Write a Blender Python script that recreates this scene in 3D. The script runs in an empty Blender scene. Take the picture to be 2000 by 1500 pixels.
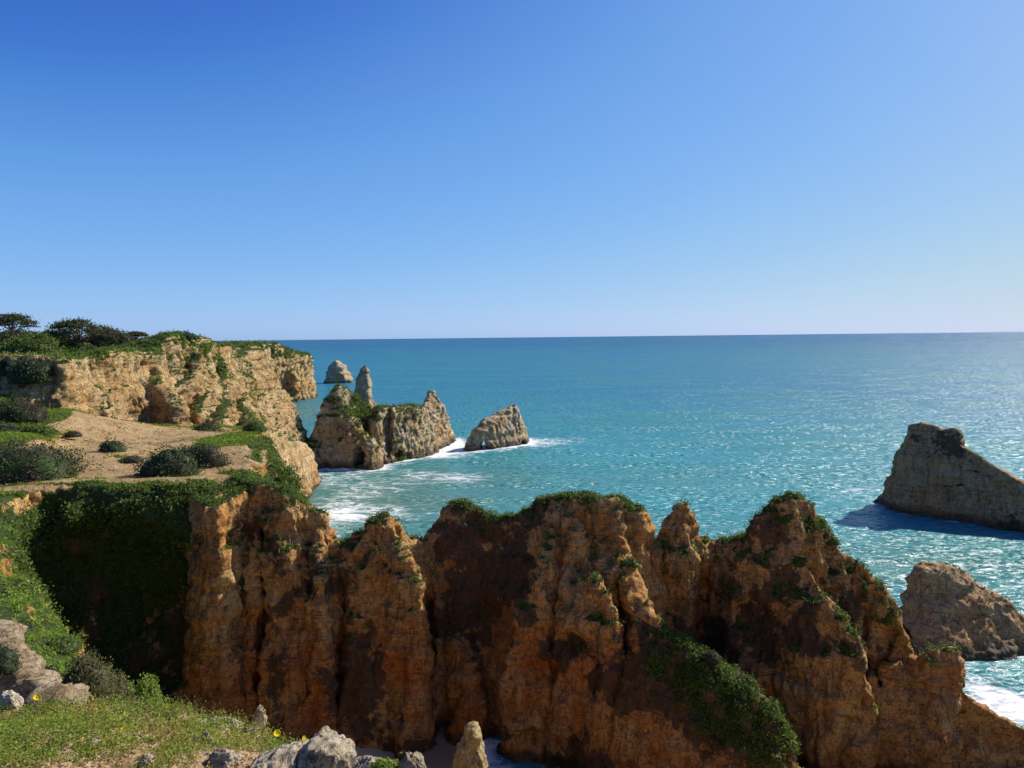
import bpy, math, random
import numpy as np
from mathutils import Matrix, Vector

random.seed(7)
RNG = np.random.default_rng(11)
rad = math.radians
sc = bpy.context.scene
col = sc.collection

# ------------------------------------------------------------------ camera
EYE = np.array([0.0, 0.0, 30.0])
FPX = 1400.0                                   # focal length in pixels of a 2000 px wide frame
PITCH, ROLL = rad(3.72), rad(0.636)
_fw = np.array([0.0, math.cos(PITCH), -math.sin(PITCH)])
_r0 = np.array([1.0, 0.0, 0.0])
_u0 = np.array([0.0, math.sin(PITCH), math.cos(PITCH)])
_up = _u0 * math.cos(ROLL) + _r0 * math.sin(ROLL)
_rt = _r0 * math.cos(ROLL) - _u0 * math.sin(ROLL)
cam_d = bpy.data.cameras.new('camera')
cam_d.sensor_width = 36.0
cam_d.lens = 36.0 * FPX / 2000.0
cam_d.clip_start, cam_d.clip_end = 0.1, 400000.0
cam = bpy.data.objects.new('camera', cam_d)
cam.matrix_world = Matrix(((_rt[0], _up[0], -_fw[0], EYE[0]), (_rt[1], _up[1], -_fw[1], EYE[1]),
                           (_rt[2], _up[2], -_fw[2], EYE[2]), (0, 0, 0, 1)))
col.objects.link(cam)
sc.camera = cam

def at(px, py, Y):
    """the point of the place that lies Y metres ahead, seen in direction (px, py)"""
    d = _fw * FPX + _rt * (px - 1000.0) - _up * (py - 750.0)
    return EYE + d * (Y / d[1])

def sea_at(px, py, z=0.0):
    d = _fw * FPX + _rt * (px - 1000.0) - _up * (py - 750.0)
    return EYE + d * ((z - EYE[2]) / d[2])

# ------------------------------------------------------------------ light
SUN_AZ, SUN_EL = 61.0, 36.0                     # degrees to the right of the view, above the sea
world = bpy.data.worlds.new('World')
sc.world = world
world.use_nodes = True
wn = world.node_tree
sky = wn.nodes.new('ShaderNodeTexSky')
sky.sky_type = 'NISHITA'
sky.sun_disc = False
sky.sun_elevation = rad(SUN_EL)
sky.sun_rotation = rad(SUN_AZ)
sky.altitude = 0.0
sky.air_density = 0.6
sky.dust_density = 0.5
sky.ozone_density = 6.0
bg = wn.nodes['Background']
bg.inputs['Strength'].default_value = 0.1
# the camera's tone curve for the sky: deeper blue overhead, no blown-out band above the horizon
_dn = wn.nodes.new('ShaderNodeVectorMath'); _dn.operation = 'SCALE'; _dn.inputs['Scale'].default_value = 0.1
_cv = wn.nodes.new('ShaderNodeRGBCurve')
_up2 = wn.nodes.new('ShaderNodeVectorMath'); _up2.operation = 'SCALE'; _up2.inputs['Scale'].default_value = 7.0
for _ch, _pts in enumerate((((0, 0), (.06, .040), (.09, .105), (.13, .17), (.40, .41), (.75, .56), (1, .62)),
                            ((0, 0), (.12, .145), (.16, .25), (.22, .36), (.60, .60), (.90, .66), (1, .69)),
                            ((0, 0), (.20, .35), (.34, .65), (.50, .79), (.80, .82), (1, .77)))):
    _c = _cv.mapping.curves[_ch]
    _c.points[0].location = _pts[0]; _c.points[1].location = _pts[-1]
    for _p in _pts[1:-1]:
        _c.points.new(*_p)
_cv.mapping.extend = 'HORIZONTAL'
_cv.mapping.update()
wn.links.new(sky.outputs['Color'], _dn.inputs[0])
wn.links.new(_dn.outputs[0], _cv.inputs['Color'])
wn.links.new(_cv.outputs['Color'], _up2.inputs[0])
wn.links.new(_up2.outputs[0], bg.inputs['Color'])

sun_d = bpy.data.lights.new('sun', 'SUN')
sun_d.energy = 4.4
sun_d.angle = rad(0.53)
sun_d.color = (1.0, 0.93, 0.82)
sun = bpy.data.objects.new('sun', sun_d)
SUNV = Vector((math.sin(rad(SUN_AZ)) * math.cos(rad(SUN_EL)), math.cos(rad(SUN_AZ)) * math.cos(rad(SUN_EL)), math.sin(rad(SUN_EL))))
sun.rotation_euler = (-SUNV).to_track_quat('-Z', 'Y').to_euler()
sun.location = (60, 40, 90)
col.objects.link(sun)

sc.view_settings.view_transform = 'Standard'
sc.view_settings.look = 'None'
sc.view_settings.exposure = 0.62
sc.view_settings.gamma = 1.0
sc.view_settings.use_curve_mapping = False
sc.render.engine = 'CYCLES'
sc.cycles.use_denoising = True
sc.cycles.max_bounces = 5
sc.cycles.diffuse_bounces = 3
sc.cycles.glossy_bounces = 2
sc.cycles.transmission_bounces = 2
sc.cycles.sample_clamp_indirect = 6.0
sc.cycles.caustics_reflective = False
sc.cycles.caustics_refractive = False

# ------------------------------------------------------------------ noise
_tab = RNG.normal(size=(4096, 3)).astype(np.float32)
_tab /= np.linalg.norm(_tab, axis=1)[:, None]

def pn(P, f, seed=0):
    """gradient noise, about -1..1; f is one frequency or three"""
    q = P.astype(np.float32) * np.asarray(f, np.float32) + np.float32(seed * 17.31)
    i = np.floor(q).astype(np.int32)
    w = q - i
    u = w * w * w * (w * (w * 6 - 15) + 10)
    out = np.zeros(len(q), np.float32)
    for a in (0, 1):
        ha = (i[:, 0] + a) * 73856093
        ua = u[:, 0] if a else 1 - u[:, 0]
        for b in (0, 1):
            hb = ha ^ ((i[:, 1] + b) * 19349663)
            ub = ua * (u[:, 1] if b else 1 - u[:, 1])
            for c in (0, 1):
                h = hb ^ ((i[:, 2] + c) * 83492791)
                g = _tab[((h ^ (h >> 13)) + seed * 131) & 4095]
                dt = (w[:, 0] - a) * g[:, 0] + (w[:, 1] - b) * g[:, 1] + (w[:, 2] - c) * g[:, 2]
                out += ub * (u[:, 2] if c else 1 - u[:, 2]) * dt
    return out * 1.5

def fbm(P, f, octs=3, seed=0, gain=0.5):
    f = np.asarray(f, np.float32)
    o = np.zeros(len(P), np.float32)
    a = 1.0
    for k in range(octs):
        o += a * pn(P, f, seed + k)
        f = f * 2.07
        a *= gain
    return o

def sstep(a, b, x):
    t = np.clip((x - a) / (b - a), 0, 1)
    return t * t * (3 - 2 * t)

# ------------------------------------------------------------------ mesh helpers
def mesh_obj(name, V, F, mat=None, parent=None, attrs=None, smooth=True, face_attrs=None):
    me = bpy.data.meshes.new(name)
    V = np.asarray(V, np.float32)
    F = np.asarray(F, np.int32)
    n, k = F.shape
    me.vertices.add(len(V))
    me.vertices.foreach_set('co', V.ravel())
    me.loops.add(n * k)
    me.loops.foreach_set('vertex_index', F.ravel())
    me.polygons.add(n)
    me.polygons.foreach_set('loop_start', np.arange(0, n * k, k, dtype=np.int32))
    me.update(calc_edges=True)
    if smooth:
        me.polygons.foreach_set('use_smooth', np.ones(n, bool))
    for nm, arr in (attrs or {}).items():
        a = me.attributes.new(nm, 'FLOAT', 'POINT')
        a.data.foreach_set('value', np.asarray(arr, np.float32))
    for nm, arr in (face_attrs or {}).items():
        a = me.attributes.new(nm, 'FLOAT', 'FACE')
        a.data.foreach_set('value', np.asarray(arr, np.float32))
    if mat:
        me.materials.append(mat)
    o = bpy.data.objects.new(name, me)
    col.objects.link(o)
    if parent:
        o.parent = parent
    return o

def tag(o, label=None, cat=None, group=None, kind=None):
    for k, v in (('label', label), ('category', cat), ('group', group), ('kind', kind)):
        if v:
            o[k] = v
    return o

def empty(name, loc=(0, 0, 0), rz=0.0):
    o = bpy.data.objects.new(name, None)
    o.empty_display_size = 0.2
    o.location = loc
    o.rotation_euler = (0, 0, rz)
    col.objects.link(o)
    return o

def vnormals(V, F):
    a = V[F[:, 2]] - V[F[:, 0]]
    b = V[F[:, 3 if F.shape[1] == 4 else 1]] - V[F[:, 1 if F.shape[1] == 4 else 0]]
    n = np.cross(a, b) if F.shape[1] == 4 else np.cross(b, a)
    out = np.zeros_like(V)
    for k in range(F.shape[1]):
        for c in range(3):
            out[:, c] += np.bincount(F[:, k], n[:, c], len(V)).astype(np.float32)
    return out / (np.linalg.norm(out, axis=1)[:, None] + 1e-9)

# ------------------------------------------------------------------ solid shapes on a grid
class Grid:
    def __init__(s, x, y, z, res):
        s.res = res
        s.o = np.array([x[0], y[0], z[0]], np.float32)
        s.x = np.arange(x[0], x[1], res, dtype=np.float32)
        s.y = np.arange(y[0], y[1], res, dtype=np.float32)
        s.z = np.arange(z[0], z[1], res, dtype=np.float32)
        s.F = np.full((len(s.x), len(s.y), len(s.z)), 6.0, np.float32)

    def _box(s, lo, hi):
        sl = []
        for ax, a, b in ((s.x, lo[0], hi[0]), (s.y, lo[1], hi[1])):
            i0 = int(np.clip(np.searchsorted(ax, a), 0, len(ax)))
            i1 = int(np.clip(np.searchsorted(ax, b), 0, len(ax)))
            sl.append(slice(i0, i1))
        return sl

    def merge(s, sl, f, k):
        A = s.F[sl[0], sl[1], :]
        h = np.maximum(k - np.abs(A - f), 0)
        s.F[sl[0], sl[1], :] = np.minimum(A, f) - h * h / (4 * k)

    def ridge(s, pts, Wf, Wb=None, k=0.7, raw=False):
        """pts (px, py, Y): crest seen there; Wf / Wb: (metres below the crest, half width) on the near / far side"""
        P = np.array([p if raw else at(*p) for p in pts], np.float32)
        Wb = Wb or Wf
        wm = max(max(w for _, w in Wf), max(w for _, w in Wb)) + 3
        sl = s._box(P.min(0)[:2] - wm, P.max(0)[:2] + wm)
        X, Y = np.meshgrid(s.x[sl[0]], s.y[sl[1]], indexing='ij')
        if X.size == 0:
            return
        best = np.full(X.shape, 1e9, np.float32)
        zc = np.zeros_like(best)
        side = np.zeros_like(best)
        for a, b in zip(P[:-1], P[1:]):
            d = b - a
            L2 = d[0] ** 2 + d[1] ** 2 + 1e-9
            t = np.clip(((X - a[0]) * d[0] + (Y - a[1]) * d[1]) / L2, 0, 1)
            dx, dy = X - a[0] - t * d[0], Y - a[1] - t * d[1]
            ds = np.sqrt(dx * dx + dy * dy)
            m = ds < best
            best[m] = ds[m]
            zc[m] = (a[2] + t * d[2])[m]
            side[m] = (d[0] * dy - d[1] * dx)[m]
        h = zc[..., None] - s.z
        wf = np.interp(h, [q[0] for q in Wf], [q[1] for q in Wf])
        wb = np.interp(h, [q[0] for q in Wb], [q[1] for q in Wb])
        f = np.maximum(best[..., None] - np.where(side[..., None] < 0, wf, wb), -h).astype(np.float32)
        s.merge(sl, f, k)

    def mesa(s, poly, ztop, W, k=0.7):
        """poly: rim outline in plan; ztop(X, Y): height of the top; W: (metres below the top, metres outwards)"""
        poly = np.array(poly, np.float32)[:, :2]
        wm = max(w for _, w in W) + 3
        sl = s._box(poly.min(0) - wm, poly.max(0) + wm)
        X, Y = np.meshgrid(s.x[sl[0]], s.y[sl[1]], indexing='ij')
        best = np.full(X.shape, 1e9, np.float32)
        ins = np.zeros(X.shape, bool)
        for a, b in zip(poly, np.roll(poly, -1, 0)):
            d = b - a
            t = np.clip(((X - a[0]) * d[0] + (Y - a[1]) * d[1]) / (d @ d + 1e-9), 0, 1)
            best = np.minimum(best, np.hypot(X - a[0] - t * d[0], Y - a[1] - t * d[1]))
            c = ((a[1] > Y) != (b[1] > Y)) & (X < (b[0] - a[0]) * (Y - a[1]) / (b[1] - a[1] + 1e-9) + a[0])
            ins ^= c
        d2 = np.where(ins, -best, best)
        h = ztop(X, Y)[..., None] - s.z
        f = np.maximum(d2[..., None] - np.interp(h, [q[0] for q in W], [q[1] for q in W]), -h).astype(np.float32)
        s.merge(sl, f, k)

    def dig(s, c, r, k=0.5, rz=0.0):
        """hollow out an ellipsoid: cave, arch, undercut"""
        X, Y, Z = np.meshgrid(s.x - c[0], s.y - c[1], s.z - c[2], indexing='ij', sparse=True)
        cs, sn = math.cos(rz), math.sin(rz)
        U, Vv = X * cs + Y * sn, -X * sn + Y * cs
        f = (np.sqrt((U / r[0]) ** 2 + (Vv / r[1]) ** 2 + (Z / r[2]) ** 2) - 1) * min(r)
        s.F = np.maximum(s.F, -f.astype(np.float32))

    def mesh(s):
        F = s.F
        I = F < 0
        n = np.array(F.shape)
        c = np.zeros(n - 1, np.int8)
        for a in (0, 1):
            for b in (0, 1):
                for d in (0, 1):
                    c += I[a:n[0] - 1 + a, b:n[1] - 1 + b, d:n[2] - 1 + d]
        act = (c > 0) & (c < 8)
        ii = np.argwhere(act)
        acc = np.zeros((len(ii), 3), np.float32)
        cnt = np.zeros(len(ii), np.float32)
        corners = [(a, b, d) for a in (0, 1) for b in (0, 1) for d in (0, 1)]
        vals = {q: F[ii[:, 0] + q[0], ii[:, 1] + q[1], ii[:, 2] + q[2]] for q in corners}
        for q in corners:
            for ax in range(3):
                if q[ax] == 0:
                    r = list(q); r[ax] = 1; r = tuple(r)
                    v0, v1 = vals[q], vals[r]
                    m = (v0 < 0) != (v1 < 0)
                    t = np.where(m, v0 / np.where(m, v0 - v1, 1), 0)
                    p = np.array(q, np.float32)[None].repeat(len(ii), 0)
                    p[:, ax] = t
                    acc += p * m[:, None]
                    cnt += m
        V = (acc / np.maximum(cnt, 1)[:, None] + ii) * s.res + s.o
        idx = np.full(n - 1, -1, np.int32)
        idx[act] = np.arange(len(ii))
        quads = []
        for ax in range(3):
            u, v = (ax + 1) % 3, (ax + 2) % 3
            lo = [slice(None)] * 3; hi = [slice(None)] * 3
            lo[ax] = slice(0, n[ax] - 1); hi[ax] = slice(1, n[ax])
            for q in (u, v):
                lo[q] = hi[q] = slice(1, n[q] - 1)
            A, B = I[tuple(lo)], I[tuple(hi)]
            e = np.argwhere(A != B)
            pos = A[e[:, 0], e[:, 1], e[:, 2]]
            base = e.copy(); base[:, u] += 1; base[:, v] += 1
            def g(du, dv):
                w = base.copy(); w[:, u] += du; w[:, v] += dv
                return idx[w[:, 0], w[:, 1], w[:, 2]]
            q4 = np.stack([g(-1, -1), g(0, -1), g(0, 0), g(-1, 0)], 1)
            q4[~pos] = q4[~pos][:, ::-1]
            quads.append(q4)
        Q = np.concatenate(quads)
        Q = Q[(Q >= 0).all(1)]
        return V.astype(np.float32), Q

def weather(V, Q, warp=(0.5, 6.0), warp2=(0.3, 2.4), flute=0.35, strata=0.25, fine=0.22, grain=1.0, seed=0, keep_top=0.0):
    """give a smooth solid the relief of weathered limestone: bends, rain flutes, ledges, knobs"""
    N = vnormals(V, Q)
    steep = 1 - keep_top * sstep(0.55, 0.9, N[:, 2])
    w = np.stack([pn(V, 1 / warp[1], seed + i) for i in range(3)], 1) * np.array([1, 1, .5]) * warp[0]
    w += np.stack([pn(V, 1 / warp2[1], seed + 5 + i) for i in range(3)], 1) * np.array([1, 1, .5]) * warp2[0]
    Nh = N * np.array([1, 1, 0.35], np.float32)
    fl = 1 - np.abs(pn(V, (0.75 / grain, 0.75 / grain, 0.10 / grain), seed + 9)) * 2
    fl += 0.6 * (1 - np.abs(pn(V, (1.7 / grain, 1.7 / grain, 0.25 / grain), seed + 10)) * 2)
    zz = V.copy(); zz[:, 2] += 0.9 * pn(V, 0.09, seed + 20)
    st = pn(zz, (0.06 / grain, 0.06 / grain, 0.55 / grain), seed + 11) + 0.6 * pn(zz, (0.10 / grain, 0.10 / grain, 1.5 / grain), seed + 12)
    st = np.clip(st * 2.2, -0.8, 0.8)
    fi = fbm(V, 0.7 / grain, 3, seed + 13, 0.5)
    rg = np.zeros(len(V), np.float32)
    a, f = 1.0, 0.55 / grain
    for k in range(5):
        rg += a * (0.32 - np.abs(pn(V, (f, f, f * 0.7), seed + 15 + k)))
        a *= 0.66; f *= 2.05
    disp = flute * (fl - 0.5) + strata * st + fine * (0.55 * fi + 1.5 * rg)
    V2 = V + w.astype(np.float32) * steep[:, None] + Nh * (disp * steep)[:, None]
    return V2.astype(np.float32), vnormals(V2.astype(np.float32), Q)

# ------------------------------------------------------------------ materials
class NT:
    def __init__(s, name):
        s.m = bpy.data.materials.new(name)
        s.m.use_nodes = True
        s.t = s.m.node_tree
        s.n = s.t.nodes
        s.bsdf = s.n['Principled BSDF']
        s.out = s.n['Material Output']
        s.geo = s.n.new('ShaderNodeNewGeometry')
        s.pos = s.geo.outputs['Position']

    def link(s, a, b):
        s.t.links.new(a, b)

    def _in(s, sock, v):
        if isinstance(v, bpy.types.NodeSocket):
            s.link(v, sock)
        elif isinstance(v, (tuple, list)) and len(v) == 3 and sock.type == 'RGBA':
            sock.default_value = (*v, 1)
        else:
            sock.default_value = v

    def attr(s, name):
        a = s.n.new('ShaderNodeAttribute')
        a.attribute_name = name
        return a.outputs['Fac']

    def scaled(s, v, sc3):
        m = s.n.new('ShaderNodeMapping')
        s.link(v, m.inputs['Vector'])
        m.inputs['Scale'].default_value = sc3
        return m.outputs['Vector']

    def noise(s, scale, detail=4, rough=0.55, dist=0.0, vec=None):
        t = s.n.new('ShaderNodeTexNoise')
        s.link(vec or s.pos, t.inputs['Vector'])
        t.inputs['Scale'].default_value = scale
        t.inputs['Detail'].default_value = detail
        t.inputs['Roughness'].default_value = rough
        t.inputs['Distortion'].default_value = dist
        return t.outputs['Fac']

    def voro(s, scale, feature='F1', vec=None, rnd=1.0):
        t = s.n.new('ShaderNodeTexVoronoi')
        t.feature = feature
        s.link(vec or s.pos, t.inputs['Vector'])
        t.inputs['Scale'].default_value = scale
        t.inputs['Randomness'].default_value = rnd
        return t.outputs['Distance']

    def math(s, op, a, b=0.0, c=None, clamp=False):
        m = s.n.new('ShaderNodeMath')
        m.operation = op
        m.use_clamp = clamp
        s._in(m.inputs[0], a)
        s._in(m.inputs[1], b)
        if c is not None:
            s._in(m.inputs[2], c)
        return m.outputs[0]

    def step(s, v, a, b, lo=0.0, hi=1.0):
        m = s.n.new('ShaderNodeMapRange')
        m.interpolation_type = 'SMOOTHSTEP'
        s._in(m.inputs['Value'], v)
        for k, x in (('From Min', a), ('From Max', b), ('To Min', lo), ('To Max', hi)):
            m.inputs[k].default_value = x
        return m.outputs['Result']

    def mix(s, fac, a, b, mode='MIX'):
        m = s.n.new('ShaderNodeMix')
        m.data_type = 'RGBA'
        m.blend_type = mode
        s._in(m.inputs['Factor'], fac)
        s._in(m.inputs['A'], a)
        s._in(m.inputs['B'], b)
        return m.outputs['Result']

    def sep(s, v):
        m = s.n.new('ShaderNodeSeparateXYZ')
        s.link(v, m.inputs[0])
        return m.outputs

    def bump(s, h, strength=0.5, dist=0.1, normal=None):
        b = s.n.new('ShaderNodeBump')
        b.inputs['Strength'].default_value = strength
        b.inputs['Distance'].default_value = dist
        s.link(h, b.inputs['Height'])
        if normal:
            s.link(normal, b.inputs['Normal'])
        return b.outputs['Normal']

    def done(s, color, rough=0.9, normal=None, spec=0.2):
        s._in(s.bsdf.inputs['Base Color'], color)
        s._in(s.bsdf.inputs['Roughness'], rough)
        s._in(s.bsdf.inputs['Specular IOR Level'], spec)
        if normal:
            s.link(normal, s.bsdf.inputs['Normal'])
        return s.m

def rock_material(name, ochre, cream, red, grey, g=1.0, wet_z=1.2):
    """limestone; g: size of the grain in metres, colour patches come with the attributes red / pale / dark / veg / soil"""
    n = NT(name)
    nb = n.noise(0.35 / g, 5, 0.6)
    ns = n.noise(1.6 / g, 6, 0.65)
    nf = n.noise(6.0 / g, 5, 0.7)
    c = n.mix(n.step(nb, 0.38, 0.62), ochre, cream)
    strat = n.noise(1.0 / g, 3, 0.6, 0.3, n.scaled(n.pos, (0.09, 0.09, 1.3)))
    c = n.mix(n.step(strat, 0.52, 0.66, 0, 0.55), c, tuple(x * 0.62 for x in ochre))
    c = n.mix(n.math('MULTIPLY', n.attr('pale'), n.step(ns, 0.3, 0.6)), c, cream)
    c = n.mix(n.math('MULTIPLY', n.attr('red'), n.step(ns, 0.22, 0.55)), c, red)
    c = n.mix(n.step(n.noise(0.8 / g, 6, 0.7, 0.6), 0.58, 0.66, 0, 0.7), c, grey)
    bed = n.noise(1.0 / g, 4, 0.55, 0.25, n.scaled(n.pos, (0.16, 0.16, 3.4)))
    c = n.mix(n.step(n.math('ABSOLUTE', n.math('SUBTRACT', bed, 0.5)), 0.0, 0.022, 0.6, 0.0), c, (0.09, 0.055, 0.03))
    streak = n.noise(1.0 / g, 5, 0.65, 0.4, n.scaled(n.pos, (1.5, 1.5, 0.13)))
    c = n.mix(n.step(streak, 0.50, 0.68, 0, 0.55), c, (0.11, 0.065, 0.035))
    pit = n.voro(1.7 / g, 'F1', n.scaled(n.pos, (1.0, 1.0, 0.8)))
    c = n.mix(n.math('MULTIPLY', n.step(pit, 0.0, 0.28, 0.6, 0.0), n.step(ns, 0.42, 0.6)), c, (0.07, 0.045, 0.025))
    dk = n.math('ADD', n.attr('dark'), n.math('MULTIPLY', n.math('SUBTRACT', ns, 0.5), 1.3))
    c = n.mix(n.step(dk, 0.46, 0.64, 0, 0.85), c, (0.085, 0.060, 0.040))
    c = n.mix(n.step(nf, 0.42, 0.66, 0.0, 0.65), c, n.mix(0.6, c, (0.06, 0.04, 0.025)), 'MIX')
    crack = n.math('ABSOLUTE', n.math('SUBTRACT', n.noise(1.1 / g, 4, 0.6, 0.9, n.scaled(n.pos, (1.0, 1.0, 0.5))), 0.5))
    c = n.mix(n.step(crack, 0.0, 0.014, 0.8, 0.0), c, (0.05, 0.035, 0.02))
    c = n.mix(n.step(n.math('ADD', n.attr('soil'), n.math('MULTIPLY', n.math('SUBTRACT', ns, 0.5), 0.8)), 0.4, 0.6), c,
              n.mix(n.step(n.noise(0.6 / g, 5), 0.35, 0.65), (0.40, 0.255, 0.115), (0.50, 0.355, 0.185)))
    vg = n.math('ADD', n.attr('veg'), n.math('MULTIPLY', n.math('SUBTRACT', ns, 0.5), 0.9))
    green = n.mix(n.step(nf, 0.3, 0.7), (0.030, 0.048, 0.014), (0.085, 0.125, 0.028))
    c = n.mix(n.step(vg, 0.47, 0.57), c, green)
    z = n.sep(n.pos)[2]
    wet = n.step(n.math('ADD', z, n.math('MULTIPLY', nb, -1.6)), -0.6, wet_z - 0.8, 1.0, 0.0)
    c = n.mix(n.math('MULTIPLY', wet, 0.8), c, (0.035, 0.030, 0.024))
    nrm = n.bump(n.math('ADD', n.math('MULTIPLY', nf, 0.5), n.math('ADD', ns, n.math('MULTIPLY', n.step(crack, 0, 0.03), 0.2))), 1.0, 0.34 * g)
    nrm = n.bump(n.noise(18.0 / g, 4, 0.7), 0.8, 0.07 * g, nrm)
    return n.done(c, n.mix(wet, (0.95,) * 3, (0.55,) * 3), nrm, 0.15)

def leaf_material(name, dark, light, tint=None, trans=0.35, patch=0.5):
    n = NT(name)
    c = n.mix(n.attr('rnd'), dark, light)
    if tint:
        c = n.mix(n.step(n.noise(patch, 3), 0.45, 0.62, 0, 0.8), c, tint)
    n.done(c, 0.6, None, 0.25)
    tr = n.n.new('ShaderNodeBsdfTranslucent')
    n._in(tr.inputs['Color'], n.mix(0.4, c, light))
    mx = n.n.new('ShaderNodeMixShader')
    mx.inputs[0].default_value = trans
    n.link(n.bsdf.outputs[0], mx.inputs[1])
    n.link(tr.outputs[0], mx.inputs[2])
    n.link(mx.outputs[0], n.out.inputs['Surface'])
    return n.m

M = {}
M['cliff'] = rock_material('rust_limestone', (0.62, 0.290, 0.075), (0.72, 0.46, 0.185), (0.50, 0.140, 0.028), (0.28, 0.200, 0.130))  # base colours of the ochre and rust rock
M['far_cliff'] = rock_material('golden_limestone', (0.56, 0.33, 0.115), (0.66, 0.49, 0.26), (0.44, 0.19, 0.06), (0.28, 0.235, 0.17), 1.15)  # base colours of the golden ochre and cream rock
M['stack'] = rock_material('stack_limestone', (0.56, 0.385, 0.19), (0.66, 0.54, 0.36), (0.56, 0.30, 0.12), (0.34, 0.30, 0.24), 1.3, 2.6)
M['near_stack'] = rock_material('near_stack_limestone', (0.56, 0.325, 0.145), (0.62, 0.43, 0.235), (0.56, 0.25, 0.09), (0.30, 0.24, 0.18), 1.0, 2.0)
M['low_stack'] = rock_material('low_stack_limestone', (0.68, 0.40, 0.175), (0.72, 0.50, 0.27), (0.66, 0.30, 0.11), (0.40, 0.31, 0.22), 1.0, 2.0)  # lighter copy of near_stack: bounce light put into the colour
M['leaf_ridge'] = leaf_material('ridge_scrub_leaf', (0.038, 0.066, 0.014), (0.18, 0.25, 0.042))
M['leaf_bright'] = leaf_material('spring_herb_leaf', (0.105, 0.170, 0.018), (0.31, 0.42, 0.050), None, 0.45)
M['leaf_dark'] = leaf_material('mastic_bush_leaf', (0.026, 0.040, 0.017), (0.115, 0.150, 0.062))
M['leaf_brown'] = leaf_material('heath_bush_leaf', (0.030, 0.032, 0.017), (0.13, 0.12, 0.065), (0.055, 0.105, 0.022))
M['leaf_pine'] = leaf_material('pine_needle', (0.028, 0.042, 0.016), (0.115, 0.135, 0.050), (0.085, 0.065, 0.040), 0.3)
M['leaf_twig'] = leaf_material('dry_scrub_leaf', (0.060, 0.055, 0.022), (0.20, 0.19, 0.065))

def bark_material():
    n = NT('bark')
    v = n.scaled(n.pos, (1, 1, 0.25))
    ns = n.noise(9, 5, 0.6, 0, v)
    return n.done(n.mix(ns, (0.06, 0.042, 0.03), (0.20, 0.145, 0.10)), 0.9, n.bump(ns, 0.6, 0.04))
M['bark'] = bark_material()

# ------------------------------------------------------------------ leaves
def quads_from(C, T, B, sl, sw):
    """one four-cornered leaf per row: centre, long axis, cross axis, half length, half width"""
    n = len(C)
    V = np.empty((n, 4, 3), np.float32)
    V[:, 0] = C - T * sl[:, None]
    V[:, 1] = C + B * sw[:, None]
    V[:, 2] = C + T * sl[:, None]
    V[:, 3] = C - B * sw[:, None]
    return V.reshape(-1, 3), np.arange(n * 4, dtype=np.int32).reshape(-1, 4)

def unit(a):
    return a / (np.linalg.norm(a, axis=1)[:, None] + 1e-9)

def leaves(C, N, size, rng, up=0.5, wide=0.55, rnd=None):
    """leaves at C that lean along N; returns verts, faces, colour per face"""
    n = len(C)
    T = unit(rng.normal(size=(n, 3)) + N * up)
    B = unit(np.cross(T, rng.normal(size=(n, 3))))
    s = np.asarray(size) * rng.uniform(0.6, 1.25, n)
    V, F = quads_from(C.astype(np.float32), T, B, s, s * wide)
    return V, F, (rng.random(n) if rnd is None else rnd)

def sample_faces(V, Q, w, n, rng):
    """n points spread over the faces Q, weight per vertex w"""
    a, b, c, d = (V[Q[:, i]] for i in range(4))
    area = 0.5 * np.linalg.norm(np.cross(c - a, d - b), axis=1)
    p = area * w[Q].mean(1)
    tot = p.sum()
    if tot <= 0:
        return np.zeros((0, 3)), np.zeros((0, 3)), 0
    f = rng.choice(len(Q), n, p=p / tot)
    u, v = rng.random((2, n, 1))
    P = (a[f] * (1 - u) + b[f] * u) * (1 - v) + (d[f] * (1 - u) + c[f] * u) * v
    Nf = unit(np.cross(c[f] - a[f], d[f] - b[f]))
    return P, Nf, tot

def scrub(name, V, Q, w, per_m2, leaf, height, mat, label, seed, clump=14, cap=26000):
    """low plants on the ledges of a cliff: clumps of leaves, nobody could count them"""
    rng = np.random.default_rng(seed)
    a, b, c, d = (V[Q[:, i]] for i in range(4))
    tot = (0.5 * np.linalg.norm(np.cross(c - a, d - b), axis=1) * w[Q].mean(1)).sum()
    n = int(min(cap, tot * per_m2))
    if n < 1:
        return None
    P, Nf, _ = sample_faces(V, Q, w, n, rng)
    hs = height * rng.uniform(0.35, 1.3, n) * (0.6 + 0.8 * np.clip(pn(P, 0.5, 77) + 0.5, 0, 1))
    tone = np.clip(0.45 + 0.55 * pn(P, 0.33, 78) + 0.2 * rng.normal(size=n), 0, 1)
    off = unit(rng.normal(size=(n, clump, 3)).reshape(-1, 3)).reshape(n, clump, 3)
    ax = unit(Nf * 0.6 + np.array([0, 0, 0.7]))
    off += ax[:, None] * 0.7
    C = P[:, None] + off * (hs[:, None, None] * rng.uniform(0.3, 1.0, (n, clump, 1)))
    C = C.reshape(-1, 3)
    Nn = unit(off.reshape(-1, 3))
    r = np.clip(np.repeat(tone, clump) * 0.7 + 0.3 * rng.random(n * clump), 0, 1)
    LV, LF, r = leaves(C, Nn, leaf, rng, 0.8, 0.5, r)
    o = mesh_obj(name, LV, LF, mat, None, None, False, {'rnd': r})
    return tag(o, label, None, None, 'stuff')

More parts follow.
